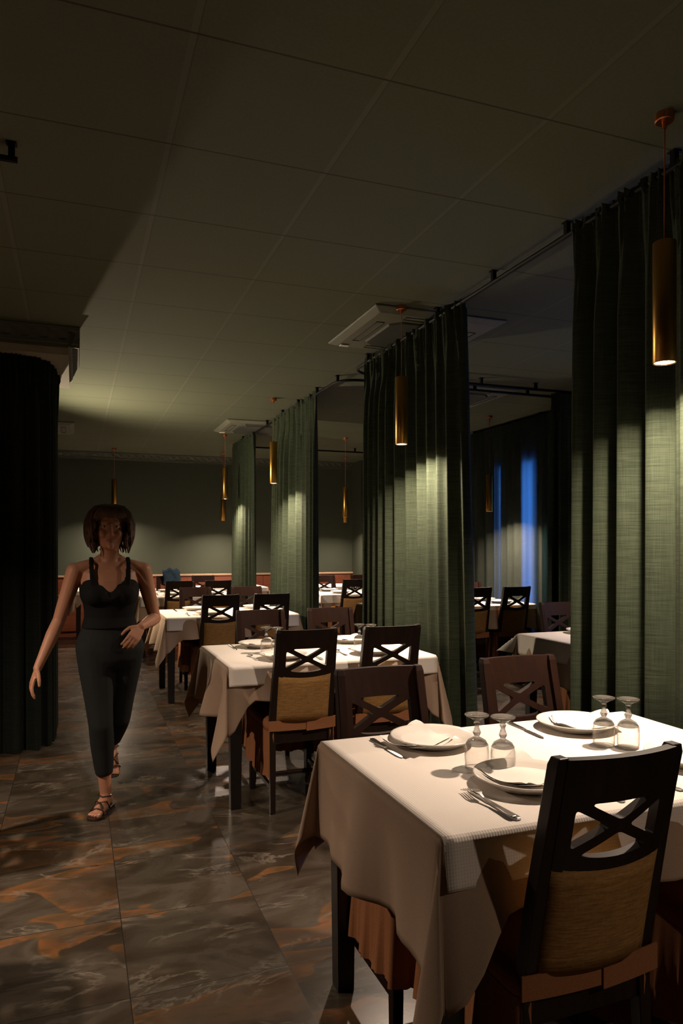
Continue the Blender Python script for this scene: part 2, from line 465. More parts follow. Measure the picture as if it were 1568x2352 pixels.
def cornice(name, p0, p1, out, drop=0.12, proj=0.085, motif=0.115):
    """crown moulding from p0 to p1 below the ceiling with a carved scroll row; out = outward direction"""
    p0, p1, out = Vector(p0), Vector(p1), Vector(out)
    d = (p1-p0); L = d.length; d.normalize()
    n = max(2, int(L/motif*12))
    prof = [(0, -drop), (0.012, -drop), (0.014, -drop*0.86), (0.024, -drop*0.8), (0.026, -drop*0.66), ('c', -drop*0.55), ('c', -drop*0.38), ('c', -drop*0.24),
            (proj*0.8, -drop*0.16), (proj*0.84, -drop*0.1), (proj, -drop*0.08), (proj, 0), (0, 0)]
    bm = bmesh.new(); rings = []
    for i in range(n+1):
        t = L*i/n; ph = 2*pi*t/motif
        ring = []
        for k, (o_, z_) in enumerate(prof):
            if o_ == 'c':
                f = {5: 0.40, 6: 0.52, 7: 0.66}[k]
                o_ = proj*f + 0.010*sin(ph + (k-5)*1.1)*abs(cos(ph*0.5))
            ring.append(bm.verts.new(p0 + d*t + out*o_ + Vector((0, 0, z_))))
        rings.append(ring)
    m_ = len(prof)
    for A, B in zip(rings, rings[1:]):
        for k in range(m_):
            bm.faces.new((A[k], B[k], B[(k+1) % m_], A[(k+1) % m_]))
    bm.faces.new(rings[0]); bm.faces.new(rings[-1][::-1])
    return structure(name, bm, M['trim'])
cornice('trim_4', (XL, YF, HCEIL), (4.55, YF, HCEIL), (0, -1, 0), drop=0.115)
# lowered beam over the left curtain with carved moulding on two faces
bm = bmesh.new(); box(bm, (XL, 5.16, 2.665), (-0.05, 6.25, HCEIL)); structure('trim_5', bm, M['soffit'])
cornice('trim_6', (XL, 5.16, HCEIL), (0.02, 5.16, HCEIL), (0, -1, 0), drop=0.13, proj=0.07)
cornice('trim_7', (-0.05, 5.12, HCEIL), (-0.05, 6.25, HCEIL), (1, 0, 0), drop=0.13, proj=0.07, motif=0.10)

# ------------------------------------------------------------------ ceiling cassette units
def cassette(cx, cy, label, sx=0.92, sy=0.88):
    r = empty('air_conditioner', (cx, cy, HCEIL), label, 'air conditioner', 'ceiling cassette air conditioners')
    hx, hy = sx/2, sy/2
    bm = bmesh.new()
    # sloped rim frame
    lo = -0.035
    ring0 = [(-hx, -hy, 0), (hx, -hy, 0), (hx, hy, 0), (-hx, hy, 0)]
    ring1 = [(-hx, -hy, -0.012), (hx, -hy, -0.012), (hx, hy, -0.012), (-hx, hy, -0.012)]
    k = 0.05
    ring2 = [(-hx+k, -hy+k, lo), (hx-k, -hy+k, lo), (hx-k, hy-k, lo), (-hx+k, hy-k, lo)]
    R = [[bm.verts.new(p) for p in rr] for rr in (ring0, ring1, ring2)]
    for A, B in zip(R, R[1:]):
        for i in range(4): bm.faces.new((A[i], A[(i+1) % 4], B[(i+1) % 4], B[i]))
    bm.faces.new(R[-1]); bm.faces.new(R[0][::-1])
    obj('panel', bm, M['ac'], r, bevel=0.006)
    bm = bmesh.new()
    g = 0.27; ch = 0.07
    pts = [(-g+ch, -g), (g-ch, -g), (g, -g+ch), (g, g-ch), (g-ch, g), (-g+ch, g), (-g, g-ch), (-g, -g+ch)]
    top = [bm.verts.new((x, y, lo)) for x, y in pts]; bot = [bm.verts.new((x*0.97, y*0.97, lo-0.012)) for x, y in pts]
    bm.faces.new(bot)
    for i in range(8): bm.faces.new((top[i], top[(i+1) % 8], bot[(i+1) % 8], bot[i]))
    obj('intake_grille', bm, M['ac_dark'], r)
    for i in range(4):
        a = i*pi/2
        m_ = Matrix.Rotation(a, 4, 'Z')
        bm = bmesh.new()
        for yy in (0.305, 0.355):
            box(bm, (-0.22, yy, lo-0.003), (0.22, yy+0.006, lo+0.002), m_)
        for xx in (-0.22, 0.214):
            box(bm, (xx, 0.305, lo-0.003), (xx+0.006, 0.361, lo+0.002), m_)
        obj('air_flap', bm, M['slot'], r)
    bm = bmesh.new(); box(bm, (-0.40, 0.33, lo-0.008), (-0.335, 0.372, lo))
    obj('indicator', bm, M['white'], r, bevel=0.003)
    return r
cassette(2.15, 4.42, 'square ceiling cassette air conditioner behind the second brass pendant, above the middle curtain')
cassette(2.08, 8.60, 'square ceiling cassette air conditioner above the narrow far curtains, near the fourth pendant')
cassette(3.40, 6.12, 'ceiling cassette air conditioner seen right of the middle curtain, under the double track')
cassette(-0.48, 9.45, 'ceiling cassette air conditioner at far left, half hidden by the left curtain')

# ------------------------------------------------------------------ curtain tracks
def track(name, pts, brackets, label, group=None):
    r = empty(name, (pts[0][0], pts[0][1], HCEIL), label, 'curtain track', group)
    o0 = Vector((pts[0][0], pts[0][1], HCEIL))
    bm = bmesh.new()
    P = [Vector((p[0], p[1], 2.785)) - o0 for p in pts]
    tube(bm, P, 0.012, 8)
    obj('rail', bm, M['track'], r)
    for b_ in brackets:
        bm = bmesh.new(); c = Vector((b_[0], b_[1], 0)) - Vector((o0.x, o0.y, 0))
        box(bm, (c.x-0.011, c.y-0.011, -0.062), (c.x+0.011, c.y+0.011, 0))
        box(bm, (c.x-0.018, c.y-0.018, -0.004), (c.x+0.018, c.y+0.018, 0))
        obj('bracket', bm, M['track'], r)
    return r
def arc(cx, cy, rad, a0, a1, n=8):
    return [(cx+rad*cos(a0+(a1-a0)*i/n), cy+rad*sin(a0+(a1-a0)*i/n)) for i in range(n+1)]
TX = 2.08
track('curtain_track', [(TX, 0.3)] + arc(TX+0.2, 5.23, 0.2, pi, pi/2) + [(4.74, 5.43)],
      [(TX, 1.45), (TX, 2.07), (TX, 2.69), (TX, 3.30), (TX, 3.93), (TX, 4.5), (TX, 5.05), (2.35, 5.43), (3.30, 5.43), (3.86, 5.43), (4.45, 5.43)],
      'black ceiling curtain track carrying the two nearest green curtains')
track('curtain_track', [(4.74, 5.64)] + arc(TX+0.2, 5.84, 0.2, -pi/2, -pi, 8)[0:9] + [(TX, 9.84)] + arc(TX+0.12, 9.86, 0.12, pi, pi/2) + [(4.6, 9.98)],
      [(4.5, 5.64), (3.92, 5.64), (3.36, 5.64), (2.6, 5.64), (TX+0.02, 5.78), (TX, 6.28), (TX, 6.87), (TX, 7.45), (TX, 8.11), (TX, 8.75), (TX, 9.4), (2.9, 9.98), (3.9, 9.98)],
      'black ceiling curtain track behind the middle curtain, carrying the far green curtains')
track('curtain_track', [(-0.2, 2.86), (-1.6, 2.86)], [(-0.22, 2.86), (-1.0, 2.86)],
      'short black curtain track end at the upper left edge of the photo')
track('curtain_track', [(4.76, 5.45), (4.76, 11.2)], [(4.76, 5.6), (4.76, 6.6), (4.76, 8.0), (4.76, 9.5)],
      'black ceiling curtain track along the window wall at right')

# ------------------------------------------------------------------ curtains
def curtain(path, label, ztop=2.80, zbot=0.006, amp=0.05, period=0.15, seed=1, end_flare=(0.0, 0.0), m=None, header=0.085, rows=None, name='curtain'):
    """path: list of (x, y); folds stand across it"""
    rnd = random.Random(seed)
    P = [Vector((x, y)) for x, y in path]
    seg = [(b-a).length for a, b in zip(P, P[1:])]; L = sum(seg)
    def at(s):
        k = 0
        while k < len(seg)-1 and s > seg[k]: s -= seg[k]; k += 1
        t = (P[k+1]-P[k]).normalized()
        return P[k] + t*s, t
    n = int(L/0.0075)
    ph = [rnd.uniform(0, 6.28) for _ in range(8)]
    zs = [ztop+0.012, ztop, ztop-0.02, ztop-0.045, ztop-header, ztop-header-0.02, ztop-header-0.06, ztop-0.22, ztop-0.32]
    nz_ = 15
    zs += [ztop-0.32 - (ztop-0.32-zbot)*(i+1)/nz_ for i in range(nz_)]
    bm = bmesh.new(); rings = []
    for z in zs:
        row = []
        h = (ztop - z)/(ztop - zbot)               # 0 top, 1 bottom
        k_h = sstep(header*0.7, 0.42, ztop - z)
        for i in range(n+1):
            s0 = i/n
            fl = -end_flare[0]*(1-s0)*h + end_flare[1]*s0*h
            s = L*s0
            # tangent smoothing around corners
            p, t = at(min(L-1e-5, max(0.0, s)))
            p2, t2 = at(min(L-1e-5, s+0.05)); p1, t1 = at(max(0.0, s-0.05))
            t = (p2-p1).normalized()
            nrm = Vector((-t.y, t.x))
            phase = 2*pi*s/period + 1.5*sin(3.1*s+ph[0]) + 0.9*sin(7.3*s+ph[1]) + 0.25*h*sin(5*s+ph[5])
            big = sin(phase) + 0.35*sin(2*phase+0.8) + 0.18*sin(3*phase+ph[2])
            a = amp*(0.72+0.38*sin(4.7*s+ph[3]))*(0.75+0.3*h)
            pleat = 0.013*sin(2*pi*s/(period*0.27)+2*sin(9*s+ph[4])) + 0.006*sin(2*pi*s/(period*0.11)+ph[6])
            ruff = 0.016*sin(2*pi*s/(period*0.2) + ph[6]) if z > ztop - 0.03 else 0
            d = k_h*big*a + (1-k_h)*(pleat + 0.3*big*amp*0.7) + ruff*(0.6)
            # tiny horizontal sway of the folds so edges are not ruler straight
            along = 0.010*sin(phase+1.3)*k_h + fl
            q = p + nrm*d + t*along
            zz = z
            if z == zs[0]: zz = z + 0.006*sin(2*pi*s/(period*0.22))
            if z == zs[-1]: zz = z
            row.append(bm.verts.new((q.x, q.y, zz)))
        rings.append(row)
    for A, B in zip(rings, rings[1:]):
        for i in range(n): bm.faces.new((A[i], A[i+1], B[i+1], B[i]))
    o = obj(name, bm, m or M['curtain'], smooth=True)
    tag(o, label, 'curtain')
    return o

curtain([(TX, 0.35), (TX, 2.66)], 'nearest dark green floor length curtain at the right edge beside the front table', seed=3, amp=0.062, period=0.15)
curtain([(2.12, 3.70), (2.10, 3.66), (TX, 3.70), (TX, 5.08)], 'wide dark green curtain in the middle, behind the second brass pendant', seed=11, amp=0.058, period=0.135, end_flare=(0.10, 0.0))
curtain([(TX, 6.28), (TX, 7.86)], 'green floor length curtain behind the third brass pendant', seed=21, amp=0.06, period=0.145, end_flare=(0.02, 0.14))
curtain([(TX, 8.70), (TX, 10.0)], 'narrow green curtain farthest back along the pendant row, beside the fourth pendant', seed=31, amp=0.06, period=0.15, end_flare=(0.02, 0.12))
curtain([(4.74, 5.80), (4.74, 9.9)], 'long green curtain over the windows on the right wall, glowing blue in strips', seed=41, amp=0.028, period=0.17, m=M['curtain_window'])
curtain([(4.74, 5.53), (4.20, 5.53), (4.18, 5.62)], 'dark gathered curtain hanging at the corner of the window wall', seed=51, amp=0.05, period=0.09)
curtain([(-2.9, 5.30), (-0.42, 5.24), (-0.27, 5.28), (-0.19, 5.38), (-0.155, 5.55), (-0.14, 5.95)], 'green curtain at the left edge under the beam, colour darkened for shade', ztop=2.66, seed=61, amp=0.028, period=0.12, header=0.05, m=M['curtain_shaded'])

# ------------------------------------------------------------------ pendants
def build_pendant(drop):
    r = empty('pendant_lamp', (0, 0, HCEIL))
    bm = bmesh.new()
    lathe(bm, [(0, 0), (0.031, 0), (0.031, -0.024), (0.028, -0.027), (0.008, -0.027), (0.0065, -0.050), (0.0, -0.050)], 28)
    obj('canopy', bm, M['copper'], r, smooth=False)
    TL = 0.41
    bm = bmesh.new(); tube(bm, [(0, 0, -0.045), (0, 0, -(drop-TL)+0.0)], 0.0023, 8); obj('cord', bm, M['cord'], r)
    bm = bmesh.new()
    R_ = 0.0375
    zt, zb = -(drop-TL), -drop
    lathe(bm, [(0, zt+0.012), (0.005, zt+0.012), (0.006, zt), (R_-0.002, zt), (R_, zt-0.002), (R_, zb+0.001), (R_-0.001, zb), (R_-0.003, zb), (R_-0.0035, zb+0.02), (R_-0.0035, zt-0.004), (0, zt-0.004)], 40)
    o = obj('lamp_tube', bm, M['brass'], r, smooth=False)
    for p in o.data.polygons: p.use_smooth = abs(p.normal.z) < 0.5
    bm = bmesh.new()
    lathe(bm, [(0, zb+0.004), (R_-0.0045, zb+0.004), (R_-0.0045, zb+0.010), (0, zb+0.010)], 32)
    obj('bulb', bm, M['bulb'], r)
    return r

def pendant(x, y, zb, label, power=1.0, group='brass tube pendants'):
    r = build_pendant(HCEIL - zb)
    r.location = (x, y, HCEIL); tag(r, label, 'pendant lamp', group)
    ld = bpy.data.lights.new('pendant light', 'AREA'); ld.shape = 'DISK'; ld.size = 0.060; ld.spread = math.radians(148)
    ld.energy = LAMP_W*power; ld.color = LAMP_COL
    lo = bpy.data.objects.new('pendant_light', ld); C.objects.link(lo); lo.parent = r
    lo.location = (0, 0, -(HCEIL - zb) - 0.002)
    return r
pendant(1.868, 1.902, 2.0, 'nearest brass tube pendant at the right edge, its round lamp glowing')
pendant(1.858, 3.976, 2.0, 'brass tube pendant in front of the wide middle curtain')
pendant(1.825, 6.875, 2.0, 'brass tube pendant in front of the third curtain, left edge shining')
pendant(1.826, 9.35, 2.0, 'brass tube pendant at the left edge of the farthest narrow curtain')
pendant(2.15, 11.15, 1.78, 'tiny brass pendant just behind the farthest narrow curtain')
pendant(0.531, 11.20, 1.97, 'brass pendant near the far wall, just above the walking woman\'s head')
pendant(4.344, 6.974, 1.77, 'brass pendant in front of the window curtain at right')
pendant(3.395, 9.04, 1.77, 'brass pendant seen between the third and middle curtains, the nearer of two')
pendant(4.12, 10.98, 1.77, 'brass pendant seen between the third and middle curtains, the farther of two')
pendant(4.05, 3.93, 1.9, 'brass pendant above the white table hidden behind the nearest curtain', power=0.8)
pendant(-1.49, 3.02, 2.0, 'brass tube pendant outside the photo left of the aisle', power=1.9)
pendant(1.86, -0.45, 2.0, 'brass tube pendant outside the photo, behind the camera at right', power=0.36)

# flood lamp behind the left curtain: lights the ceiling and the tables from the left
FL = Vector((-0.40, 7.68, 1.72))
r = empty('floor_lamp', (FL.x-0.05, FL.y+0.02, 0), 'black floor standing flood lamp hidden behind the left curtain', 'floor lamp')
bm = bmesh.new(); lathe(bm, [(0, 0), (0.13, 0), (0.13, 0.015), (0.02, 0.03), (0.012, 0.04), (0.012, 1.68), (0, 1.68)], 24); obj('stand', bm, M['lamp_black'], r)
bm = bmesh.new(); box(bm, (-0.06, -0.09, 1.66), (0.0, 0.09, 1.80)); obj('lamp_head', bm, M['lamp_black'], r, bevel=0.005)
sd = bpy.data.lights.new('flood light', 'SPOT'); sd.energy = FLOOD_W; sd.spot_size = math.radians(162); sd.spot_blend = 0.8
sd.color = (1.0, 0.80, 0.56); sd.shadow_soft_size = 0.02
so = bpy.data.objects.new('flood_light', sd); C.objects.link(so)
so.location = FL
so.rotation_euler = Vector((0.88, -0.36, 0.26)).to_track_quat('-Z', 'Y').to_euler()

# ------------------------------------------------------------------ chairs
def post_y(z):
    return -0.205 - 0.105*max(0.0, (z-0.44)/0.515)**1.15
def smax(a, b, k=0.010):
    h = max(k-abs(a-b), 0)/k
    return max(a, b) + h*h*k*0.25
def board_sdf(u, z):
    """negative inside the wood"""
    outer = max(abs(u)-0.153, z-0.955, (0.712 - 0.012*(1-(u/0.15)**2)) - z)
    zb = 0.747 - 0.014*(1-(u/0.118)**2)
    win = smax(smax(abs(u)-(0.119), z-0.858), zb-z)
    for sg in (1, -1):
        nx, nz_ = 0.113*1.0, 0.236*1.0
        l = hypot(nx, nz_)
        dist = abs(sg*u*nx + (z-0.802)*nz_)/l
        win = smax(win, 0.0115-dist)
    return max(outer, -win)
def marching(bm, sdf, x0, x1, y0, y1, nx, ny, fmap, th):
    """solid plate from a 2D signed field; fmap(u, v, w) -> 3D with w in {0, th}"""
    V = [[sdf(x0+(x1-x0)*i/nx, y0+(y1-y0)*j/ny) for j in range(ny+1)] for i in range(nx+1)]
    cache = {}
    def pt(key, u, v):
        if key not in cache:
            cache[key] = (bm.verts.new(fmap(u, v, 0)), bm.verts.new(fmap(u, v, th)))
        return cache[key]
    def corner(i, j): return pt(('c', i, j), x0+(x1-x0)*i/nx, y0+(y1-y0)*j/ny)
    def edge(i0, j0, i1, j1):
        a, b_ = V[i0][j0], V[i1][j1]; t = a/(a-b_)
        t = min(0.98, max(0.02, t))
        if (i0, j0) > (i1, j1): key = ('e', i1, j1, i0, j0)
        else: key = ('e', i0, j0, i1, j1)
        u0, v0 = x0+(x1-x0)*i0/nx, y0+(y1-y0)*j0/ny; u1, v1 = x0+(x1-x0)*i1/nx, y0+(y1-y0)*j1/ny
        return pt(key, u0+(u1-u0)*t, v0+(v1-v0)*t)
    bd = []
    for i in range(nx):
        for j in range(ny):
            cs = [(i, j), (i+1, j), (i+1, j+1), (i, j+1)]
            ins = [V[a][b_] < 0 for a, b_ in cs]
            if not any(ins): continue
            poly = []; flags = []
            for k in range(4):
                a, b_ = cs[k], cs[(k+1) % 4]
                if ins[k]: poly.append(corner(*a)); flags.append('c')
                if ins[k] != ins[(k+1) % 4]: poly.append(edge(*a, *b_)); flags.append('e')
            if len(poly) < 3: continue
            bm.faces.new([p[0] for p in poly]); bm.faces.new([p[1] for p in poly][::-1])
    # walls along boundary edges of the front sheet
    bm.edges.ensure_lookup_table()
    pair = {p[0]: p[1] for p in cache.values()}
    todo = [e for e in bm.edges if len(e.link_faces) == 1 and e.verts[0] in pair and e.verts[1] in pair]
    for e in todo:
        a, b_ = e.verts
        bm.faces.new((a, b_, pair[b_], pair[a]))

def build_chair(wm):
    r = empty('dining_chair', (0, 0, 0))
    def bow(u): return -0.026*(1-(u/0.165)**2)
    bm = bmesh.new()
    marching(bm, board_sdf, -0.158, 0.158, 0.69, 0.965, 84, 74,
             lambda u, v, w: (u, post_y(v)+0.008+bow(u)-w, v), 0.024)
    obj('back_board', bm, wm, r, smooth=False, bevel=0.0)
    bm = bmesh.new(); nU, nV = 12, 6
    for s_ in (0, 1):
        pass
    def panel_pt(u, v, s_):
        puff = 0.010*(1-(2*u)**6)*(1-(2*v)**6)
        x_ = u*0.304; z_ = 0.592 + v*0.25 - (0.012*(1-(2*u)**2) if v > 0.49 else 0)
        y_ = post_y(z_)-0.004+bow(x_)
        return (x_, y_ + (0.010+puff if s_ else -0.012-puff), z_)
    rows = {}
    for s_ in (0, 1):
        for i in range(nU+1):
            for j in range(nV+1):
                rows[s_, i, j] = bm.verts.new(panel_pt(i/nU-0.5, j/nV-0.5, s_))
    for i in range(nU):
        for j in range(nV):
            bm.faces.new((rows[0, i, j], rows[0, i+1, j], rows[0, i+1, j+1], rows[0, i, j+1]))
            bm.faces.new((rows[1, i, j], rows[1, i, j+1], rows[1, i+1, j+1], rows[1, i+1, j]))
    for i in range(nU):
        bm.faces.new((rows[0, i, 0], rows[1, i, 0], rows[1, i+1, 0], rows[0, i+1, 0]))
        bm.faces.new((rows[0, i, nV], rows[0, i+1, nV], rows[1, i+1, nV], rows[1, i, nV]))
    for j in range(nV):
        bm.faces.new((rows[0, 0, j], rows[0, 0, j+1], rows[1, 0, j+1], rows[1, 0, j]))
        bm.faces.new((rows[0, nU, j], rows[1, nU, j], rows[1, nU, j+1], rows[0, nU, j+1]))
    obj('back_panel', bm, M['panel'], r, smooth=True)
    # rear legs rising into the back posts
    for sx in (-1, 1):
        bm = bmesh.new()
        zz = [0.0, 0.2, 0.40, 0.46, 0.56, 0.66, 0.76, 0.86, 0.94, 0.958]
        prev = None
        for z_ in zz:
            yc = post_y(z_) if z_ > 0.44 else -0.205 - 0.018*(1-z_/0.44)
            xo = 0.187 - 0.010*sstep(0.45, 0.95, z_)
            w_ = 0.034 if z_ > 0.3 else 0.034-0.006*(1-z_/0.3)
            d_ = 0.036 if z_ > 0.44 else 0.032
            ins = 0.004 if z_ > 0.95 else 0
            ring = [bm.verts.new((sx*(xo-ins), yc-d_/2+ins, z_)), bm.verts.new((sx*(xo-w_+ins), yc-d_/2+ins, z_)),
                    bm.verts.new((sx*(xo-w_+ins), yc+d_/2-ins, z_)), bm.verts.new((sx*(xo-ins), yc+d_/2-ins, z_))]
            if prev:
                for k in range(4): bm.faces.new((prev[k], prev[(k+1) % 4], ring[(k+1) % 4], ring[k]))
            else: bm.faces.new(ring[::-1])
            prev = ring
        bm.faces.new(prev)
        obj('rear_leg', bm, wm, r, bevel=0.003)
    for sx in (-1, 1):
        bm = bmesh.new()
        a, b_ = 0.016, 0.020
        x_, y_ = sx*0.180, 0.195
        box_pts(bm, [(x_-a, y_-a, 0), (x_-b_, y_-b_, 0.42), (x_-a, y_+a, 0), (x_-b_, y_+b_, 0.42),
                     (x_+a, y_-a, 0), (x_+b_, y_-b_, 0.42), (x_+a, y_+a, 0), (x_+b_, y_+b_, 0.42)])
        obj('front_leg', bm, wm, r, bevel=0.003)
    bm = bmesh.new()
    box(bm, (-0.155, -0.215, 0.355), (0.155, -0.193, 0.425)); box(bm, (-0.160, 0.185, 0.355), (0.160, 0.205, 0.425))
    for sx in (-1, 1):
        box(bm, (sx*0.185-0.0, -0.19, 0.355), (sx*0.165, 0.18, 0.425))
    obj('seat_rail', bm, wm, r, bevel=0.002)
    bm = bmesh.new()
    for sx in (-1, 1):
        box(bm, (sx*0.185, -0.19, 0.12), (sx*0.168, 0.18, 0.145))
    box(bm, (-0.168, -0.012, 0.122), (0.168, 0.008, 0.142))
    obj('stretcher', bm, wm, r, bevel=0.002)
    # cushion under the cover
    def rim(t):
        """rounded rectangle path (x, y) from the rear left corner round the front to the rear right"""
        hx, y0, y1, rc = 0.200, -0.222, 0.232, 0.035
        pts = [(-0.165, y0), (-hx+rc, y0)] + [( -hx+rc-rc*sin(a), y0+rc-rc*cos(a)) for a in [pi/8, pi/4, 3*pi/8]] + [(-hx, y0+rc)]
        pts += [(-hx, y0 + (y1-y0)*k/10) for k in range(1, 10)] + [(-hx, y1-rc)] + [(-hx+rc-rc*cos(a), y1-rc+rc*sin(a)) for a in [pi/8, pi/4, 3*pi/8]] + [(-hx+rc, y1)]
        pts += [(-hx + 2*hx*k/10, y1) for k in range(1, 10)]
        right = [(-x, y) for x, y in pts[:17]][::-1]
        return pts + right
    rp = rim(0)
    # dense resample
    P = [Vector(p) for p in rp]; dense = []
    for a, b_ in zip(P, P[1:]):
        nn = max(1, int((b_-a).length/0.008))
        for k in range(nn): dense.append(a.lerp(b_, k/nn))
    dense.append(P[-1])
    bm = bmesh.new()
    nD = len(dense)
    loops = []
    for z_, ins in ((0.418, 0.0), (0.452, -0.003), (0.468, 0.004), (0.478, 0.022), (0.483, 0.06)):
        loops.append([bm.verts.new((p.x*(1-ins/0.21), (p.y-0.005)*(1-ins/0.22)+0.005, z_)) for p in dense])
    for A, B in zip(loops, loops[1:]):
        for i in range(nD): bm.faces.new((A[i], A[(i+1) % nD], B[(i+1) % nD], B[i]))
    bm.faces.new(loops[-1]); bm.faces.new(loops[0][::-1])
    obj('seat', bm, M['cover'], r, smooth=True)
    # pleated skirt, open across the rear
    bm = bmesh.new(); rows_ = []
    for k in range(9):
        t = k/8; z_ = 0.425 - t*0.245
        row = []
        s = 0
        for i, p in enumerate(dense):
            if i: s += (p-dense[i-1]).length
            a = dense[max(0, i-2)]; b_ = dense[min(nD-1, i+2)]
            tv = (b_-a).normalized(); nv = Vector((-tv.y, tv.x))
            edge = min(1.0, min(i, nD-1-i)/12)
            wv = (0.011*sin(s*2*pi/0.085 + 1.3*sin(s*9)) + 0.005*sin(s*2*pi/0.034))*t*edge + 0.012*t*edge
            row.append(bm.verts.new((p.x + nv.x*(wv+0.002), p.y + nv.y*(wv+0.002), z_ + 0.006*sin(s*23)*t)))
        rows_.append(row)
    for A, B in zip(rows_, rows_[1:]):
        for i in range(nD-1): bm.faces.new((A[i], A[i+1], B[i+1], B[i]))
    obj('skirt', bm, M['cover'], r, smooth=True)
    # closing strap across the rear with its overlapping tab
    bm = bmesh.new(); n = 16
    def strap(x0, x1, y_, z0, z1, zr=0.0, th=0.004):
        prev = None
        for i in range(n+1):
            x_ = x0 + (x1-x0)*i/n
            dz = zr*i/n
            yy = y_ - 0.012*(1-(x_/0.2)**2)
            ring = [bm.verts.new((x_, yy, z0+dz)), bm.verts.new((x_, yy-th, z0+dz)), bm.verts.new((x_, yy-th, z1+dz)), bm.verts.new((x_, yy, z1+dz))]
            if prev:
                for k in range(4): bm.faces.new((prev[k], prev[(k+1) % 4], ring[(k+1) % 4], ring[k]))
            else: bm.faces.new(ring)
            prev = ring
        bm.faces.new(prev[::-1])
    strap(-0.196, 0.06, -0.226, 0.425, 0.478)
    strap(0.02, 0.196, -0.231, 0.418, 0.476, 0.006)
    obj('strap', bm, M['cover'], r)
    for ch in r.children:
        for v in ch.data.vertices: v.co.x *= 0.925
    return r

chair_black = build_chair(M['wood'])
chair_brown = None
CH_USED = {'black': False}
def chair(x, y, rz, label, brown=False):
    """rz = 0: sitter faces +y, away from the camera"""
    if not CH_USED['black']:
        c = chair_black; CH_USED['black'] = True
    else:
        c = copy_tree(chair_black)
    if brown:
        for ch in c.children:
            nm = ch.name.split('.')[0]
            if nm in ('back_board', 'rear_leg', 'front_leg', 'seat_rail', 'stretcher'):
                key = 'brown_' + nm + str(ch.data.name)
                if key not in CH_USED:
                    me = ch.data.copy(); me.materials.clear(); me.materials.append(M['wood_brown']); CH_USED[key] = me
                ch.data = CH_USED[key]
    c.location = (x, y, 0); c.rotation_euler = (0, 0, rz)
    tag(c, label, 'chair', 'cross back dining chairs')
    return c

# ------------------------------------------------------------------ tables, cloths
ZT = 0.750
def table(x0, x1, y0, y1, label, m=None):
    cx, cy = (x0+x1)/2, (y0+y1)/2; hx, hy = (x1-x0)/2, (y1-y0)/2
    r = empty('dining_table', (cx, cy, 0), label, 'table', 'dark legged restaurant tables')
    bm = bmesh.new(); box(bm, (-hx, -hy, 0.722), (hx, hy, ZT)); obj('tabletop', bm, M['black_leg'], r, bevel=0.004)
    bm = bmesh.new()
    for s in (-1, 1):
        box(bm, (-hx+0.09, s*(hy-0.05)-0.011, 0.64), (hx-0.09, s*(hy-0.05)+0.011, 0.7215))
        box(bm, (s*(hx-0.05)-0.011, -hy+0.09, 0.64), (s*(hx-0.05)+0.011, hy-0.09, 0.7215))
    obj('apron', bm, M['black_leg'], r)
    for sx in (-1, 1):
        for sy in (-1, 1):
            a, b_ = 0.027, 0.034
            lx, ly = sx*(hx-0.040), sy*(hy-0.055)
            bm = bmesh.new()
            box_pts(bm, [(lx-a, ly-a, 0), (lx-b_, ly-b_, 0.7215), (lx-a, ly+a, 0), (lx-b_, ly+b_, 0.7215),
                         (lx+a, ly-a, 0), (lx+b_, ly-b_, 0.7215), (lx+a, ly+a, 0), (lx+b_, ly+b_, 0.7215)])
            obj('leg', bm, M['black_leg'], r, bevel=0.003)
    return r

def axis_samples(a, d, fine=0.02, mid=0.05):
    """sample positions 0..a plus overhang 0..d as signed list"""
    inner = [a*i/max(2, int(a/mid)) for i in range(max(2, int(a/mid))+1)]
    over = [a + d*i/max(2, int(d/fine)) for i in range(1, max(2, int(d/fine))+1)]
    pos = inner + [a+0.004, a+0.010] + over
    pos = sorted(set(round(p, 5) for p in pos))
    return [-p for p in reversed(pos[1:])] + pos

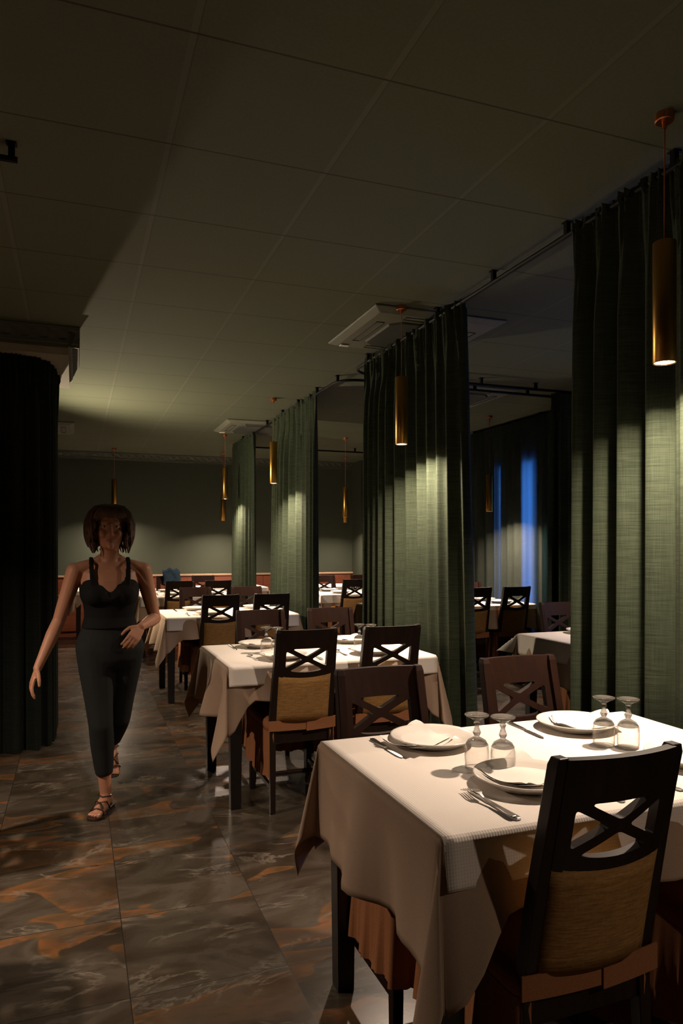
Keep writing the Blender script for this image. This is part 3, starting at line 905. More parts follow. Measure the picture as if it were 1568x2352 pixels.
def tablecloth(x0, x1, y0, y1, dx, dy, label, seed=1, lift=0.55, m=None, z=ZT+0.0035, corner_out=0.24, name='tablecloth', cat='tablecloth', group='taupe tablecloths', waves=1.0):
    rnd = random.Random(seed); ph = [rnd.uniform(0, 6.28) for _ in range(12)]
    cx, cy = (x0+x1)/2, (y0+y1)/2; a, b_ = (x1-x0)/2, (y1-y0)/2
    U = axis_samples(a, dx, 0.018, 0.035); V = axis_samples(b_, dy, 0.018, 0.035)
    bm = bmesh.new(); G = {}
    for i, u in enumerate(U):
        for j, v in enumerate(V):
            su = 1 if u >= 0 else -1; sv = 1 if v >= 0 else -1
            p = max(abs(u)-a, 0); q = max(abs(v)-b_, 0)
            x_ = max(-a, min(a, u)); y_ = max(-b_, min(b_, v))
            k = ph[(0 if su > 0 else 1)]; k2 = ph[(2 if sv > 0 else 3)]
            if p == 0 and q == 0:
                P = (u, v, z)
            elif q == 0:
                ed = sstep(0, 0.22, b_-abs(v))
                w = waves*(0.10*sin(v*13+k) + 0.06*sin(v*27+k*2)) * p * (0.4+0.6*ed)
                o = 0.010*min(1, p/0.01) + p*0.05 + w
                P = (su*(a+o), v, z - p*0.985 + 0.0*w)
            elif p == 0:
                ed = sstep(0.0, 0.15, a-abs(u))
                qq = q*(1-(1-lift)*ed)
                w = waves*(0.12*sin(u*12+k2) + 0.06*sin(u*25+k2*2)) * qq * (0.4+0.6*ed)
                o = 0.010*min(1, q/0.01) + qq*0.08 + w
                P = (u, sv*(b_+o), z - qq*0.985)
            else:
                rho = hypot(p, q); phi = atan2(q, p)
                s2 = sin(2*phi)
                fold = rho*corner_out*s2**0.9
                tw = 0.10*rho*sin(4*phi)*(1 if ph[4+(su > 0)+2*(sv > 0)] > 3.1 else -1)
                ov = 0.010*min(1, rho/0.01) + rho*0.06
                # edge waves fade in from the sides
                wx = waves*(0.10*sin(sv*b_*13+k) + 0.06*sin(sv*b_*27+k*2))*p*0.4*cos(phi)**4
                wy = waves*(0.12*sin(su*a*12+k2) + 0.06*sin(su*a*25+k2*2))*q*0.4*sin(phi)**4
                ox = ov*cos(phi)**2 + fold*0.707 + tw + wx
                oy = ov*sin(phi)**2 + fold*0.707 - tw + wy
                zz = z - rho*sqrt(max(0.05, 1 - (corner_out*s2)**2*0.9))*0.985
                P = (su*(a+ox), sv*(b_+oy), zz)
            G[i, j] = bm.verts.new((cx+P[0], cy+P[1], P[2]))
    for i in range(len(U)-1):
        for j in range(len(V)-1):
            bm.faces.new((G[i, j], G[i+1, j], G[i+1, j+1], G[i, j+1]))
    o = obj(name, bm, m or M['cloth'], smooth=True)
    sm = o.modifiers.new('thick', 'SOLIDIFY'); sm.thickness = 0.0016; sm.offset = 1
    tag(o, label, cat, group)
    return o

def topper(x0, x1, y0, y1, dn, df, label, seed=1):
    """paper cover: ends flush at the sides, falls over near and far edges"""
    rnd = random.Random(seed); ph = [rnd.uniform(0, 6.28) for _ in range(6)]
    z = ZT + 0.0065
    prof = []   # (v, y, z)
    n = 8
    for i in range(n+1):
        t = i/n; prof.append((y0-0.018-dn*(1-t), 'n', dn*(1-t)))
    prof.append((y0-0.012, 'r', -0.006)); prof.append((y0-0.004, 'r2', -0.001))
    ny = int((y1-y0)/0.05)
    for i in range(ny+1): prof.append((y0+(y1-y0)*i/ny, 't', 0))
    prof.append((y1+0.004, 'r2', -0.001)); prof.append((y1+0.012, 'r', -0.006))
    for i in range(n+1):
        t = i/n; prof.append((y1+0.018+df*t, 'f', df*t))
    nx = int((x1-x0)/0.03)
    bm = bmesh.new(); uvl = bm.loops.layers.uv.new('uv'); G = {}; UV = {}
    for i in range(nx+1):
        x = x0 + (x1-x0)*i/nx
        for j, (v, kd, d) in enumerate(prof):
            if kd == 'n':
                w = 0.05*sin(x*17+ph[0]) + 0.03*sin(x*39+ph[1])
                y = y0-0.0165 - d*(0.13+0.10*0.0) - d*w*0.5; zz = z-0.014-d
            elif kd == 'f':
                w = 0.05*sin(x*15+ph[2])
                y = y1+0.0165 + d*0.13 + d*w*0.5; zz = z-0.014-d
            elif kd == 't': y, zz = v, z
            else: y, zz = v, z+d
            vt = bm.verts.new((x, y, zz)); G[i, j] = vt; UV[vt] = (x, v)
    for i in range(nx):
        for j in range(len(prof)-1):
            f = bm.faces.new((G[i, j], G[i+1, j], G[i+1, j+1], G[i, j+1]))
            for l in f.loops: l[uvl].uv = UV[l.vert]
    o = obj('table_topper', bm, M['topper'], smooth=True)
    sm = o.modifiers.new('thick', 'SOLIDIFY'); sm.thickness = 0.0008; sm.offset = 1
    tag(o, label, 'paper table cover', 'cream paper table covers')
    return o
ZI = ZT + 0.0078     # where things stand on a covered table

# ------------------------------------------------------------------ tableware prototypes
USED = {}
def proto(key, builder):
    if key not in USED:
        USED[key] = builder(); return USED[key]
    return copy_tree(USED[key])
def b_plate():
    bm = bmesh.new()
    lathe(bm, [(0, 0.004), (0.075, 0.004), (0.078, 0.0), (0.086, 0.0), (0.096, 0.007), (0.118, 0.018), (0.131, 0.0245), (0.1345, 0.0275),
               (0.1335, 0.0305), (0.128, 0.030), (0.115, 0.0245), (0.096, 0.0145), (0.085, 0.0105), (0.06, 0.009), (0, 0.009)], 72)
    o = obj('plate', bm, M['china'], smooth=True)
    return o
def b_glass():
    """inverted stemware: bowl mouth down, foot up"""
    bm = bmesh.new()
    H_ = 0.152
    outer = [(0.0318, 0.0), (0.0335, 0.010), (0.0345, 0.030), (0.0345, 0.050), (0.0320, 0.066), (0.0250, 0.077), (0.0140, 0.0835), (0.0085, 0.0865),
             (0.0075, 0.090), (0.0105, 0.0955), (0.0115, 0.100), (0.0090, 0.106), (0.0065, 0.113), (0.0062, 0.119), (0.0090, 0.1235), (0.0090, 0.1265), (0.0068, 0.1295),
             (0.0100, 0.1335), (0.0200, 0.1400), (0.0320, 0.1450), (0.0345, 0.1475), (0.0335, 0.1500), (0.0250, 0.1500), (0.0120, 0.1480), (0.0, 0.1470)]
    inner = [(0.0, 0.0800), (0.0120, 0.0785), (0.0230, 0.0735), (0.0297, 0.064), (0.0323, 0.050), (0.0323, 0.030), (0.0316, 0.010), (0.0300, 0.0)]
    r = empty('wine_glass', (0, 0, 0))
    lathe(bm, [(p[0], p[1]) for p in inner if p[1] < 0.0735] [::1] + outer[:5], 40)
    bm2 = bmesh.new()
    lathe(bm2, [(0.0, 0.0800), (0.0120, 0.0785), (0.0230, 0.0735), (0.0297, 0.0640), (0.0320, 0.0660)] + outer[5:], 40)
    obj('bowl', bm, M['glass'], r, smooth=True)
    obj('stem', bm2, M['glass_solid'], r, smooth=True)
    return r
def plate_solid(bm, outline, z0f, th):
    """flat bar from left/right outline rows [(y, halfwidth)], z by function"""
    prev = None
    for y, w in outline:
        z = z0f(y)
        ring = [bm.verts.new((-w, y, z)), bm.verts.new((w, y, z)), bm.verts.new((w*0.8, y, z+th)), bm.verts.new((-w*0.8, y, z+th))]
        if prev:
            for k in range(4): bm.faces.new((prev[k], prev[(k+1) % 4], ring[(k+1) % 4], ring[k]))
        else: bm.faces.new(ring[::-1])
        prev = ring
    bm.faces.new(prev)
def b_knife():
    r = empty('table_knife', (0, 0, 0))
    bm = bmesh.new()
    plate_solid(bm, [(-0.108, 0.004), (-0.106, 0.008), (-0.095, 0.0105), (-0.06, 0.0085), (-0.02, 0.006), (0.0, 0.0055)], lambda y: 0.0, 0.006)
    obj('handle', bm, M['steel'], r, bevel=0.0012)
    bm = bmesh.new()
    plate_solid(bm, [(0.0, 0.0052), (0.008, 0.0090), (0.05, 0.0095), (0.085, 0.0090), (0.102, 0.0060), (0.110, 0.0015)], lambda y: 0.0015, 0.0016)
    obj('blade', bm, M['steel'], r)
    return r
def b_fork():
    r = empty('table_fork', (0, 0, 0))
    bm = bmesh.new()
    zf = lambda y: 0.001 + 0.012*sstep(0.0, 0.05, y)*(1-sstep(0.05, 0.105, y)) + 0.0
    plate_solid(bm, [(-0.100, 0.005), (-0.097, 0.0095), (-0.085, 0.0115), (-0.05, 0.0075), (-0.01, 0.0042), (0.02, 0.0035), (0.032, 0.0050), (0.040, 0.0115), (0.052, 0.0130), (0.058, 0.0130)], zf, 0.0024)
    obj('handle', bm, M['steel'], r, bevel=0.0008)
    bm = bmesh.new()
    for k in range(4):
        xc = (k-1.5)*0.0070
        prev = None
        for i in range(7):
            t = i/6; y = 0.056 + t*0.048; w = 0.0018*(1-0.55*t)
            z = zf(y)
            ring = [bm.verts.new((xc-w, y, z)), bm.verts.new((xc+w, y, z)), bm.verts.new((xc+w, y, z+0.0020)), bm.verts.new((xc-w, y, z+0.0020))]
            if prev:
                for q in range(4): bm.faces.new((prev[q], prev[(q+1) % 4], ring[(q+1) % 4], ring[q]))
            else: bm.faces.new(ring[::-1])
            prev = ring
        bm.faces.new(prev)
    obj('tines', bm, M['steel'], r)
    return r
def b_napkin():
    """paper napkin folded to a triangle-ended rectangle, lying in a plate and over its rim"""
    bm = bmesh.new(); n = 14
    for layer in range(2):
        G = {}
        for i in range(n+1):
            for j in range(n+1):
                u = i/n - 0.5; v = j/n - 0.5
                x = u*0.185 + v*0.05*(1 if layer else 0.4); y = v*0.165 + (0.012 if layer else 0)
                rr = hypot(x, y)
                z = 0.0115 + 0.004*layer + 0.021*sstep(0.082, 0.135, rr) + 0.0015*sin(u*9+v*5+layer)
                G[i, j] = bm.verts.new((x, y, z))
        for i in range(n):
            for j in range(n): bm.faces.new((G[i, j], G[i+1, j], G[i+1, j+1], G[i, j+1]))
    o = obj('napkin', bm, M['napkin'], smooth=True, recalc=False)
    return o
GRP = {'plate': 'white dinner plates', 'wine_glass': 'upside down wine glasses', 'napkin': 'white paper napkins', 'table_knife': 'table knives', 'table_fork': 'table forks'}
CAT = {'plate': 'plate', 'wine_glass': 'wine glass', 'napkin': 'napkin', 'table_knife': 'knife', 'table_fork': 'fork'}
BLD = {'plate': b_plate, 'wine_glass': b_glass, 'napkin': b_napkin, 'table_knife': b_knife, 'table_fork': b_fork}
def put(kind, x, y, label, rz=0, dz=0.0, tilt=0):
    o = proto(kind, BLD[kind])
    o.location = (x, y, ZI+dz); o.rotation_euler = (0, tilt, rz)
    tag(o, label, CAT[kind], GRP[kind]); return o

# ------------------------------------------------------------------ build the table sets
# 1: the front table
table(0.745, 1.925, 1.385, 2.165, 'rectangular dining table nearest the camera, black square legs under a taupe cloth')
tablecloth(0.735, 1.935, 1.375, 2.175, 0.30, 0.37, 'taupe tablecloth with drooping corners on the front table', seed=4, lift=0.46, corner_out=0.16)
topper(0.735, 1.935, 1.375, 2.175, 0.095, 0.02, 'cream embossed paper cover on top of the front table', 1)
put('plate', 1.055, 2.025, 'white plate with a big napkin, far left setting of the front table')
put('napkin', 1.010, 2.035, 'paper napkin over the left rim of the far left plate, front table', rz=0.55).scale = (1.15, 1.0, 1.0)
put('plate', 1.605, 2.025, 'white plate at the far right setting of the front table')
put('napkin', 1.640, 2.025, 'paper napkin lying in the far right plate on the front table', rz=-0.2)
put('plate', 1.100, 1.595, 'white plate at the near left setting of the front table, beside the fork')
put('napkin', 1.125, 1.630, 'paper napkin lying in the near left plate on the front table', rz=0.5)
put('plate', 1.665, 1.585, 'white plate at the right edge of the photo on the front table')
put('napkin', 1.670, 1.580, 'paper napkin lying in the near right plate on the front table', rz=-0.3)
put('table_knife', 0.894, 2.025, 'steel knife left of the far left plate on the front table', rz=pi+0.03)
put('table_knife', 1.423, 2.062, 'steel knife between the two far plates on the front table', rz=pi-0.05)
put('table_fork', 0.928, 1.495, 'steel fork left of the near left plate on the front table', rz=0.06, dz=0.006)
put('table_knife', 0.940, 1.497, 'steel knife lying under the fork on the front table', rz=0.02)
put('table_knife', 1.258, 1.505, 'steel knife seen through the cross back of the nearest chair', rz=-0.12)
put('table_fork', 1.440, 1.510, 'steel fork left of the near right plate on the front table', rz=0.03)
put('wine_glass', 1.058, 1.765, 'upside down glass on the front table, left one of the left pair')
put('wine_glass', 1.113, 1.718, 'upside down glass on the front table, right one of the left pair')
put('wine_glass', 1.552, 1.828, 'upside down glass on the front table, left one of the right pair')
put('wine_glass', 1.607, 1.783, 'upside down glass on the front table, right one of the right pair')
chair(1.051, 1.512, 0.02, 'nearest chair, black cross back and golden fabric panel, tucked in at the front table')
chair(1.600, 1.515, 0.0, 'dining chair mostly cut off at the bottom right corner, beside the nearest chair')
chair(0.993, 2.00+0.0, pi, 'brown cross back chair at the far left of the front table, facing the camera', brown=True)
chair(1.590, 2.045, pi, 'brown cross back chair at the far right of the front table, facing the camera', brown=True)

# 2: second table
table(0.745, 1.925, 3.69, 4.51, 'second dining table along the aisle, black square legs under a taupe cloth')
tablecloth(0.735, 1.935, 3.68, 4.52, 0.31, 0.36, 'taupe tablecloth with a low hanging corner on the second table', seed=9, lift=0.5, waves=1.7, corner_out=0.18)
topper(0.735, 1.935, 3.68, 4.52, 0.085, 0.04, 'cream embossed paper cover on top of the second table', 5)
chair(1.110, 3.825, 0.0, 'black cross back chair with golden panel, left near side of the second table')
chair(1.590, 3.825, 0.0, 'black cross back chair, right near side of the second table')
chair(1.150, 4.365, pi, 'dark cross back chair at the far left of the second table, facing the camera', brown=True)
chair(1.640, 4.365, pi, 'dark cross back chair at the far right of the second table, facing the camera', brown=True)
for x, y, l in ((1.07, 4.36, 'far left'), (1.08, 3.86, 'near left'), (1.67, 4.36, 'far right'), (1.62, 3.85, 'near right')):
    put('plate', x, y, 'white plate at the %s setting of the second table' % l)
    put('napkin', x+0.01, y, 'paper napkin in the %s plate of the second table' % l, rz=0.4)
for x, y, l in ((1.045, 4.10, 'leftmost'), (1.10, 4.06, 'second from left'), (1.615, 4.06, 'second from right'), (1.675, 4.02, 'rightmost')):
    put('wine_glass', x, y, 'upside down glass on the second table, %s of four' % l)
put('table_fork', 0.925, 3.93, 'steel fork at the near left setting of the second table')
put('table_knife', 0.905, 4.38, 'steel knife at the far left setting of the second table', rz=pi)
put('table_fork', 1.445, 3.93, 'steel fork at the near right setting of the second table')
put('table_knife', 1.265, 3.83, 'steel knife seen through the cross of the left near chair at the second table')

# 3: third table
table(0.745, 1.925, 6.41, 7.23, 'third dining table along the aisle, black legs under a taupe cloth')
tablecloth(0.735, 1.935, 6.40, 7.24, 0.31, 0.32, 'taupe tablecloth falling in a brightly lit drape on the third table', seed=14, lift=0.6, waves=1.6)
topper(0.735, 1.935, 6.40, 7.24, 0.10, 0.04, 'cream embossed paper cover on top of the third table', 8)
chair(1.190, 6.58, 0.0, 'black cross back chair at the left near side of the third table')
chair(1.650, 6.58, 0.0, 'black cross back chair at the right near side of the third table')
chair(1.155, 7.18, pi, 'brown cross back chair at the far left of the third table, facing the camera', brown=True)
chair(1.690, 7.18, pi, 'brown cross back chair at the far right of the third table, facing the camera', brown=True)
for x, y, l in ((1.10, 7.08, 'far left'), (1.14, 6.58, 'near left'), (1.70, 7.08, 'far right'), (1.66, 6.58, 'near right')):
    put('plate', x, y, 'white plate at the %s setting of the third table' % l)
put('table_knife', 0.90, 7.08, 'steel knife at the far left setting of the third table', rz=pi)
put('table_fork', 0.95, 6.60, 'steel fork at the near left setting of the third table')

# 4: fourth table
table(0.745, 1.925, 9.16, 10.32, 'large dining table farthest along the aisle row, before the far wall')
tablecloth(0.735, 1.935, 9.15, 10.33, 0.28, 0.30, 'taupe tablecloth on the fourth table of the aisle row', seed=19, lift=0.6)
topper(0.735, 1.935, 9.15, 10.33, 0.11, 0.04, 'cream paper cover on top of the fourth table of the aisle row', 9)
chair(1.185, 9.26, 0.0, 'black cross back chair at the left near side of the fourth table')
chair(1.665, 9.26, 0.0, 'black cross back chair at the right near side of the fourth table')
jc = chair(1.235, 10.22, pi, 'reddish brown chair at the far side of the fourth table with a jacket on it', brown=True)
chair(1.735, 10.22, pi, 'reddish brown chair at the far right side of the fourth table, near the far wall', brown=True)
for x, y, l in ((1.18, 10.10, 'far left'), (1.18, 9.38, 'near left'), (1.70, 10.10, 'far right'), (1.70, 9.38, 'near right')):
    put('plate', x, y, 'white plate at the %s setting of the fourth table' % l)
put('table_fork', 0.98, 9.50, 'steel fork at the near left setting of the fourth table')
put('wine_glass', 1.45, 9.75, 'upside down glass in the middle of the fourth table')

# far wall row
table(-0.01, 1.09, 10.75, 11.50, 'dining table by the far wall, partly hidden behind the walking woman')
tablecloth(-0.02, 1.10, 10.74, 11.51, 0.25, 0.25, 'taupe tablecloth on the far wall table behind the woman', seed=23)
topper(-0.02, 1.10, 10.74, 11.51, 0.05, 0.02, 'cream paper cover on the far wall table behind the woman', 11)
table(1.75, 2.75, 10.75, 11.50, 'dining table by the far wall behind the narrow far curtain')
tablecloth(1.74, 2.76, 10.74, 11.51, 0.25, 0.25, 'taupe tablecloth on the far wall table behind the narrow curtain', seed=27)
topper(1.74, 2.76, 10.74, 11.51, 0.05, 0.02, 'cream paper cover on the far wall table behind the narrow curtain', 12)
put('wine_glass', 2.30, 11.1, 'upside down glass on the far wall table behind the narrow curtain')

# 5: white table behind the nearest curtain
table(2.98, 4.18, 3.56, 4.36, 'dining table behind the nearest curtain, with a white draped corner')
tablecloth(2.97, 4.19, 3.55, 4.37, 0.29, 0.28, 'pale tablecloth under the white cover on the table behind the nearest curtain', seed=33)
tablecloth(2.965, 4.195, 3.545, 4.375, 0.14, 0.13, 'white cover with pointed flared corner on the table behind the nearest curtain', seed=35, lift=1.0,
           m=M['topper'], z=ZT+0.0065, corner_out=0.75, name='table_topper', cat='paper table cover', group='cream paper table covers', waves=0.5)
chair(3.43, 4.24, pi, 'chair washed blue by window light at the table behind the nearest curtain', brown=True)
chair(3.95, 4.24, pi, 'chair hidden by the nearest curtain, far right side of the white covered table', brown=True)
chair(3.35, 3.68, 0.0, 'chair at the near side of the white covered table behind the nearest curtain')
put('plate', 3.42, 4.22, 'white plate at the far left setting of the table behind the nearest curtain')
put('plate', 3.95, 4.22, 'white plate at the far right setting of the table behind the nearest curtain')

# 6: table in front of the window curtain
table(2.90, 4.68, 6.62, 7.32, 'long dining table in front of the window curtain at right')
tablecloth(2.89, 4.69, 6.61, 7.33, 0.27, 0.28, 'taupe tablecloth on the long table before the window curtain', seed=43, lift=0.9)
topper(2.89, 4.69, 6.61, 7.33, 0.04, 0.04, 'cream paper cover on the long table before the window curtain', 14)
chair(4.365, 6.78, 0.0, 'black chair at the right near side of the long table before the window curtain')
chair(3.89, 6.78, 0.0, 'black chair half hidden by the middle curtain, near side of the long table')
chair(3.40, 6.78, 0.0, 'black chair fully behind the middle curtain, near side of the long table')
chair(4.36, 7.16, pi, 'dark chair at the far side of the long table before the window curtain', brown=True)
for x, y, l in ((3.9, 6.80, 'second near'), (4.38, 6.80, 'right near'), (4.38, 7.16, 'right far'), (3.9, 7.16, 'second far')):
    put('plate', x, y, 'white plate at the %s setting of the long table before the window curtain' % l)
put('wine_glass', 4.12, 6.98, 'upside down glass on the long table before the window curtain, left one')
put('wine_glass', 4.20, 6.96, 'upside down glass on the long table before the window curtain, right one')

# 7 and 8: brightly lit far tables seen between the curtains
table(2.98, 4.18, 8.82, 9.62, 'brightly lit dining table seen between the third and middle curtains')
tablecloth(2.97, 4.19, 8.81, 9.63, 0.27, 0.28, 'taupe tablecloth on the bright table between the third and middle curtains', seed=53)
tablecloth(2.965, 4.195, 8.805, 9.635, 0.13, 0.12, 'white cover with flared corner on the bright table between the third and middle curtains', seed=55, lift=1.0,
           m=M['topper'], z=ZT+0.0065, corner_out=0.7, name='table_topper', cat='paper table cover', group='cream paper table covers', waves=0.5)
chair(3.375, 8.95, 0.0, 'black chair at the near side of the bright table between two curtains')
chair(3.93, 8.95, 0.0, 'black chair hidden by the middle curtain, near side of the bright far table')
chair(3.41, 9.66, pi, 'reddish chair at the far left side of the bright table between the curtains', brown=True)
chair(3.99, 9.66, pi, 'reddish chair at the far right side of the bright table between the curtains', brown=True)
put('plate', 3.30, 9.45, 'white plate at the far left of the bright far table')
put('plate', 3.30, 8.97, 'white plate at the near left of the bright far table')
put('napkin', 3.30, 9.45, 'paper napkin in the far left plate of the bright far table')
put('wine_glass', 3.56, 9.25, 'upside down glass on the bright far table, left one')
put('wine_glass', 3.66, 9.20, 'upside down glass on the bright far table, right one')
table(3.40, 4.50, 10.55, 11.28, 'dining table in the far right corner of the room')
tablecloth(3.39, 4.51, 10.54, 11.29, 0.25, 0.25, 'taupe tablecloth on the far right corner table', seed=63)
topper(3.39, 4.51, 10.54, 11.29, 0.05, 0.03, 'cream paper cover on the far right corner table', 17)
put('wine_glass', 3.96, 11.12, 'upside down glass on the far right corner table, left one')
put('wine_glass', 4.16, 11.08, 'upside down glass on the far right corner table, right one')

# left of the aisle, outside the frame: its shadow falls across the floor tiles
table(-1.90, -1.08, 2.28, 3.74, 'table outside the photo left of the aisle')
tablecloth(-1.91, -1.07, 2.27, 3.75, 0.2, 0.25, 'taupe tablecloth outside the photo left of the aisle', seed=73)
chair(-1.05, 3.36, pi/2, 'chair outside the photo left of the aisle, casting the farther cross shaped shadow')
chair(-1.05, 2.62, pi/2, 'chair outside the photo left of the aisle, casting the nearer cross shaped shadow')

# ------------------------------------------------------------------ small far things
bm = bmesh.new()
G = {}
for i in range(21):
    for j in range(15):
        t = i/20; s = j/14-0.5
        ang = pi*(t-0.5)
        y_ = 0.040*sin(ang) ; z_ = 1.04 - (0.10 + 0.06*abs(s))*(2*abs(t-0.5))**1.3*1.6 + 0.012*sin(s*14+t*6) + 0.03*(1-(2*s)**2)*(1-abs(2*t-1))
        yy = (0.055 if t > 0.5 else -0.055)*min(1, abs(t-0.5)*6) + 0.010*sin(s*11+t*9)
        G[i, j] = bm.verts.new((s*0.24 + 0.01*sin(t*12), yy, z_))
for i in range(20):
    for j in range(14): bm.faces.new((G[i, j], G[i+1, j], G[i+1, j+1], G[i, j+1]))
o = obj('jacket', bm, M['jacket'], smooth=True, loc=(1.28, 10.22+0.31-0.005, 0.0))
s_ = o.modifiers.new('t', 'SOLIDIFY'); s_.thickness = 0.012
tag(o, 'dark blue jacket thrown over a chair back by the far wall', 'jacket')
r = empty('wall_outlet', (-0.16, YF-0.028, 0.44), 'small white outlet low on the wood panelling at far left', 'outlet')
bm = bmesh.new(); box(bm, (-0.06, -0.012, -0.05), (0.06, 0, 0.05)); obj('cover_plate', bm, M['white'], r, bevel=0.004)
bm = bmesh.new(); box(bm, (-0.02, -0.014, -0.02), (0.02, -0.0115, 0.02)); obj('socket', bm, M['slot'], r)

# ------------------------------------------------------------------ the walking woman
def remesh(o, vox, smooth=6):
    m_ = o.modifiers.new('union', 'REMESH'); m_.mode = 'VOXEL'; m_.voxel_size = vox; m_.use_smooth_shade = True
    if smooth:
        s_ = o.modifiers.new('smooth', 'SMOOTH'); s_.factor = 0.5; s_.iterations = smooth
woman = empty('person', (0.165, 3.97, 0), 'woman in black top and dark cropped trousers walking towards the camera, hand at her waist', 'person')

def torso_loft(bm, secs, n=28):
    """secs: (cx, cy, z, rx, ry)"""
    rings = []
    for cx, cy, z, rx, ry in secs:
        rings.append([bm.verts.new((cx+rx*cos(2*pi*i/n), cy+ry*sin(2*pi*i/n), z)) for i in range(n)])
    for A, B in zip(rings, rings[1:]):
        for i in range(n): bm.faces.new((A[i], A[(i+1) % n], B[(i+1) % n], B[i]))
    bm.faces.new(rings[0][::-1]); bm.faces.new(rings[-1])

# joints (x to the image right, y away from the camera, z up)
HIPR, KNR, ANR = (-0.075, 0.00, 0.84), (-0.045, -0.055, 0.455), (-0.020, -0.005, 0.085)
HIPL, KNL, ANL = (0.085, 0.02, 0.84), (0.050, 0.07, 0.46), (0.030, 0.40, 0.235)
SHR, ELR, WRR = (-0.170, 0.00, 1.250), (-0.250, 0.01, 0.995), (-0.345, -0.10, 0.775)
SHL, ELL, WRL = (0.170, 0.01, 1.250), (0.235, 0.03, 0.990), (0.150, -0.125, 0.965)
bm = bmesh.new()
torso_loft(bm, [(0, 0.01, 0.76, 0.10, 0.08), (0, 0.01, 0.80, 0.150, 0.105), (0, 0.012, 0.87, 0.160, 0.112), (0, 0.008, 0.94, 0.138, 0.098), (0, 0.0, 1.01, 0.116, 0.085),
                (0, -0.004, 1.08, 0.124, 0.092), (0, -0.010, 1.15, 0.140, 0.105), (0, -0.004, 1.20, 0.146, 0.098), (0, 0.0, 1.245, 0.142, 0.078), (0, 0.004, 1.275, 0.105, 0.060), (0, 0.005, 1.298, 0.062, 0.050)])
for s in (-1, 1): ball(bm, (s*0.066, -0.078, 1.135), 0.056, 16, (1.05, 0.9, 1.0))
tube(bm, [(0, 0.006, 1.26), (0, 0.0, 1.32), (0, -0.008, 1.40)], [0.056, 0.046, 0.048], 18)
for sh, el, wr in ((SHR, ELR, WRR), (SHL, ELL, WRL)):
    a, b_, c = Vector(sh), Vector(el), Vector(wr)
    capsule(bm, [a, a.lerp(b_, 0.35), a.lerp(b_, 0.75), b_], [0.046, 0.041, 0.035, 0.031], 16)
    capsule(bm, [b_, b_.lerp(c, 0.3), b_.lerp(c, 0.75), c], [0.032, 0.034, 0.025, 0.021], 16)
    capsule(bm, [Vector((sh[0]*0.12, 0.006, 1.325)), Vector((sh[0]*0.40, 0.006, 1.288)), Vector((sh[0]*0.72, 0.004, 1.268)), a], [0.030, 0.034, 0.039, 0.043], 16)
for hp, kn, an in ((HIPR, KNR, ANR), (HIPL, KNL, ANL)):
    a, b_, c = Vector(hp), Vector(kn), Vector(an)
    capsule(bm, [a, a.lerp(b_, 0.4), a.lerp(b_, 0.85), b_], [0.082, 0.070, 0.052, 0.048], 18)
    back = Vector((0, 0.014, 0))
    capsule(bm, [b_, b_.lerp(c, 0.3)+back, b_.lerp(c, 0.65)+back*0.5, c], [0.046, 0.050, 0.036, 0.029], 18)
# hands: palm, four fingers of unequal length, a thumb from the palm's side
def hand(bm, wrist, direction, palm_n, side, curl, L=0.165):
    w = Vector(wrist); d = Vector(direction).normalized()
    n_ = Vector(palm_n); n_ = (n_ - d*n_.dot(d)).normalized()
    s_ = d.cross(n_)*side                          # towards the thumb
    pl = L*0.50
    tube(bm, [w - d*0.01, w + d*pl*0.35, w + d*pl*0.8, w + d*pl], [(0.013, 0.021), (0.0135, 0.030), (0.0115, 0.035), (0.009, 0.034)], 14, ref=n_)
    for k, (off, ln) in enumerate(((0.027, 0.86), (0.009, 1.0), (-0.009, 0.93), (-0.026, 0.74))):
        base = w + d*pl*0.90 + s_*off
        f = L*0.5*ln
        p = base; pts = [base - d*0.015, base]; ang = curl*0.4 + 0.05*k
        for seg_ in (0.42, 0.32, 0.26):
            dd = d*cos(ang) + n_*sin(ang); p = p + dd*(f*seg_); pts.append(p); ang += curl
        capsule(bm, pts, [0.0085, 0.0085, 0.0080, 0.0072, 0.0062], 10)
    tb = w + d*pl*0.22 + s_*0.020
    t1 = tb + (d*0.62+s_*0.70+n_*0.25).normalized()*0.034
    t2 = t1 + (d*0.88+s_*0.30+n_*0.35).normalized()*0.028
    t3 = t2 + (d*0.95+s_*0.05+n_*0.4).normalized()*0.022
    capsule(bm, [tb, t1, t2, t3], [0.0125, 0.0105, 0.0092, 0.0075], 12)
hand(bm, WRR, Vector(WRR)-Vector(ELR)+Vector((0.0, 0.03, -0.05)), (0.9, 0.3, 0.3), 1, 0.35)
hand(bm, WRL, (-0.35, -0.35, -0.45), (-0.25, 0.85, -0.3), -1, 0.55)
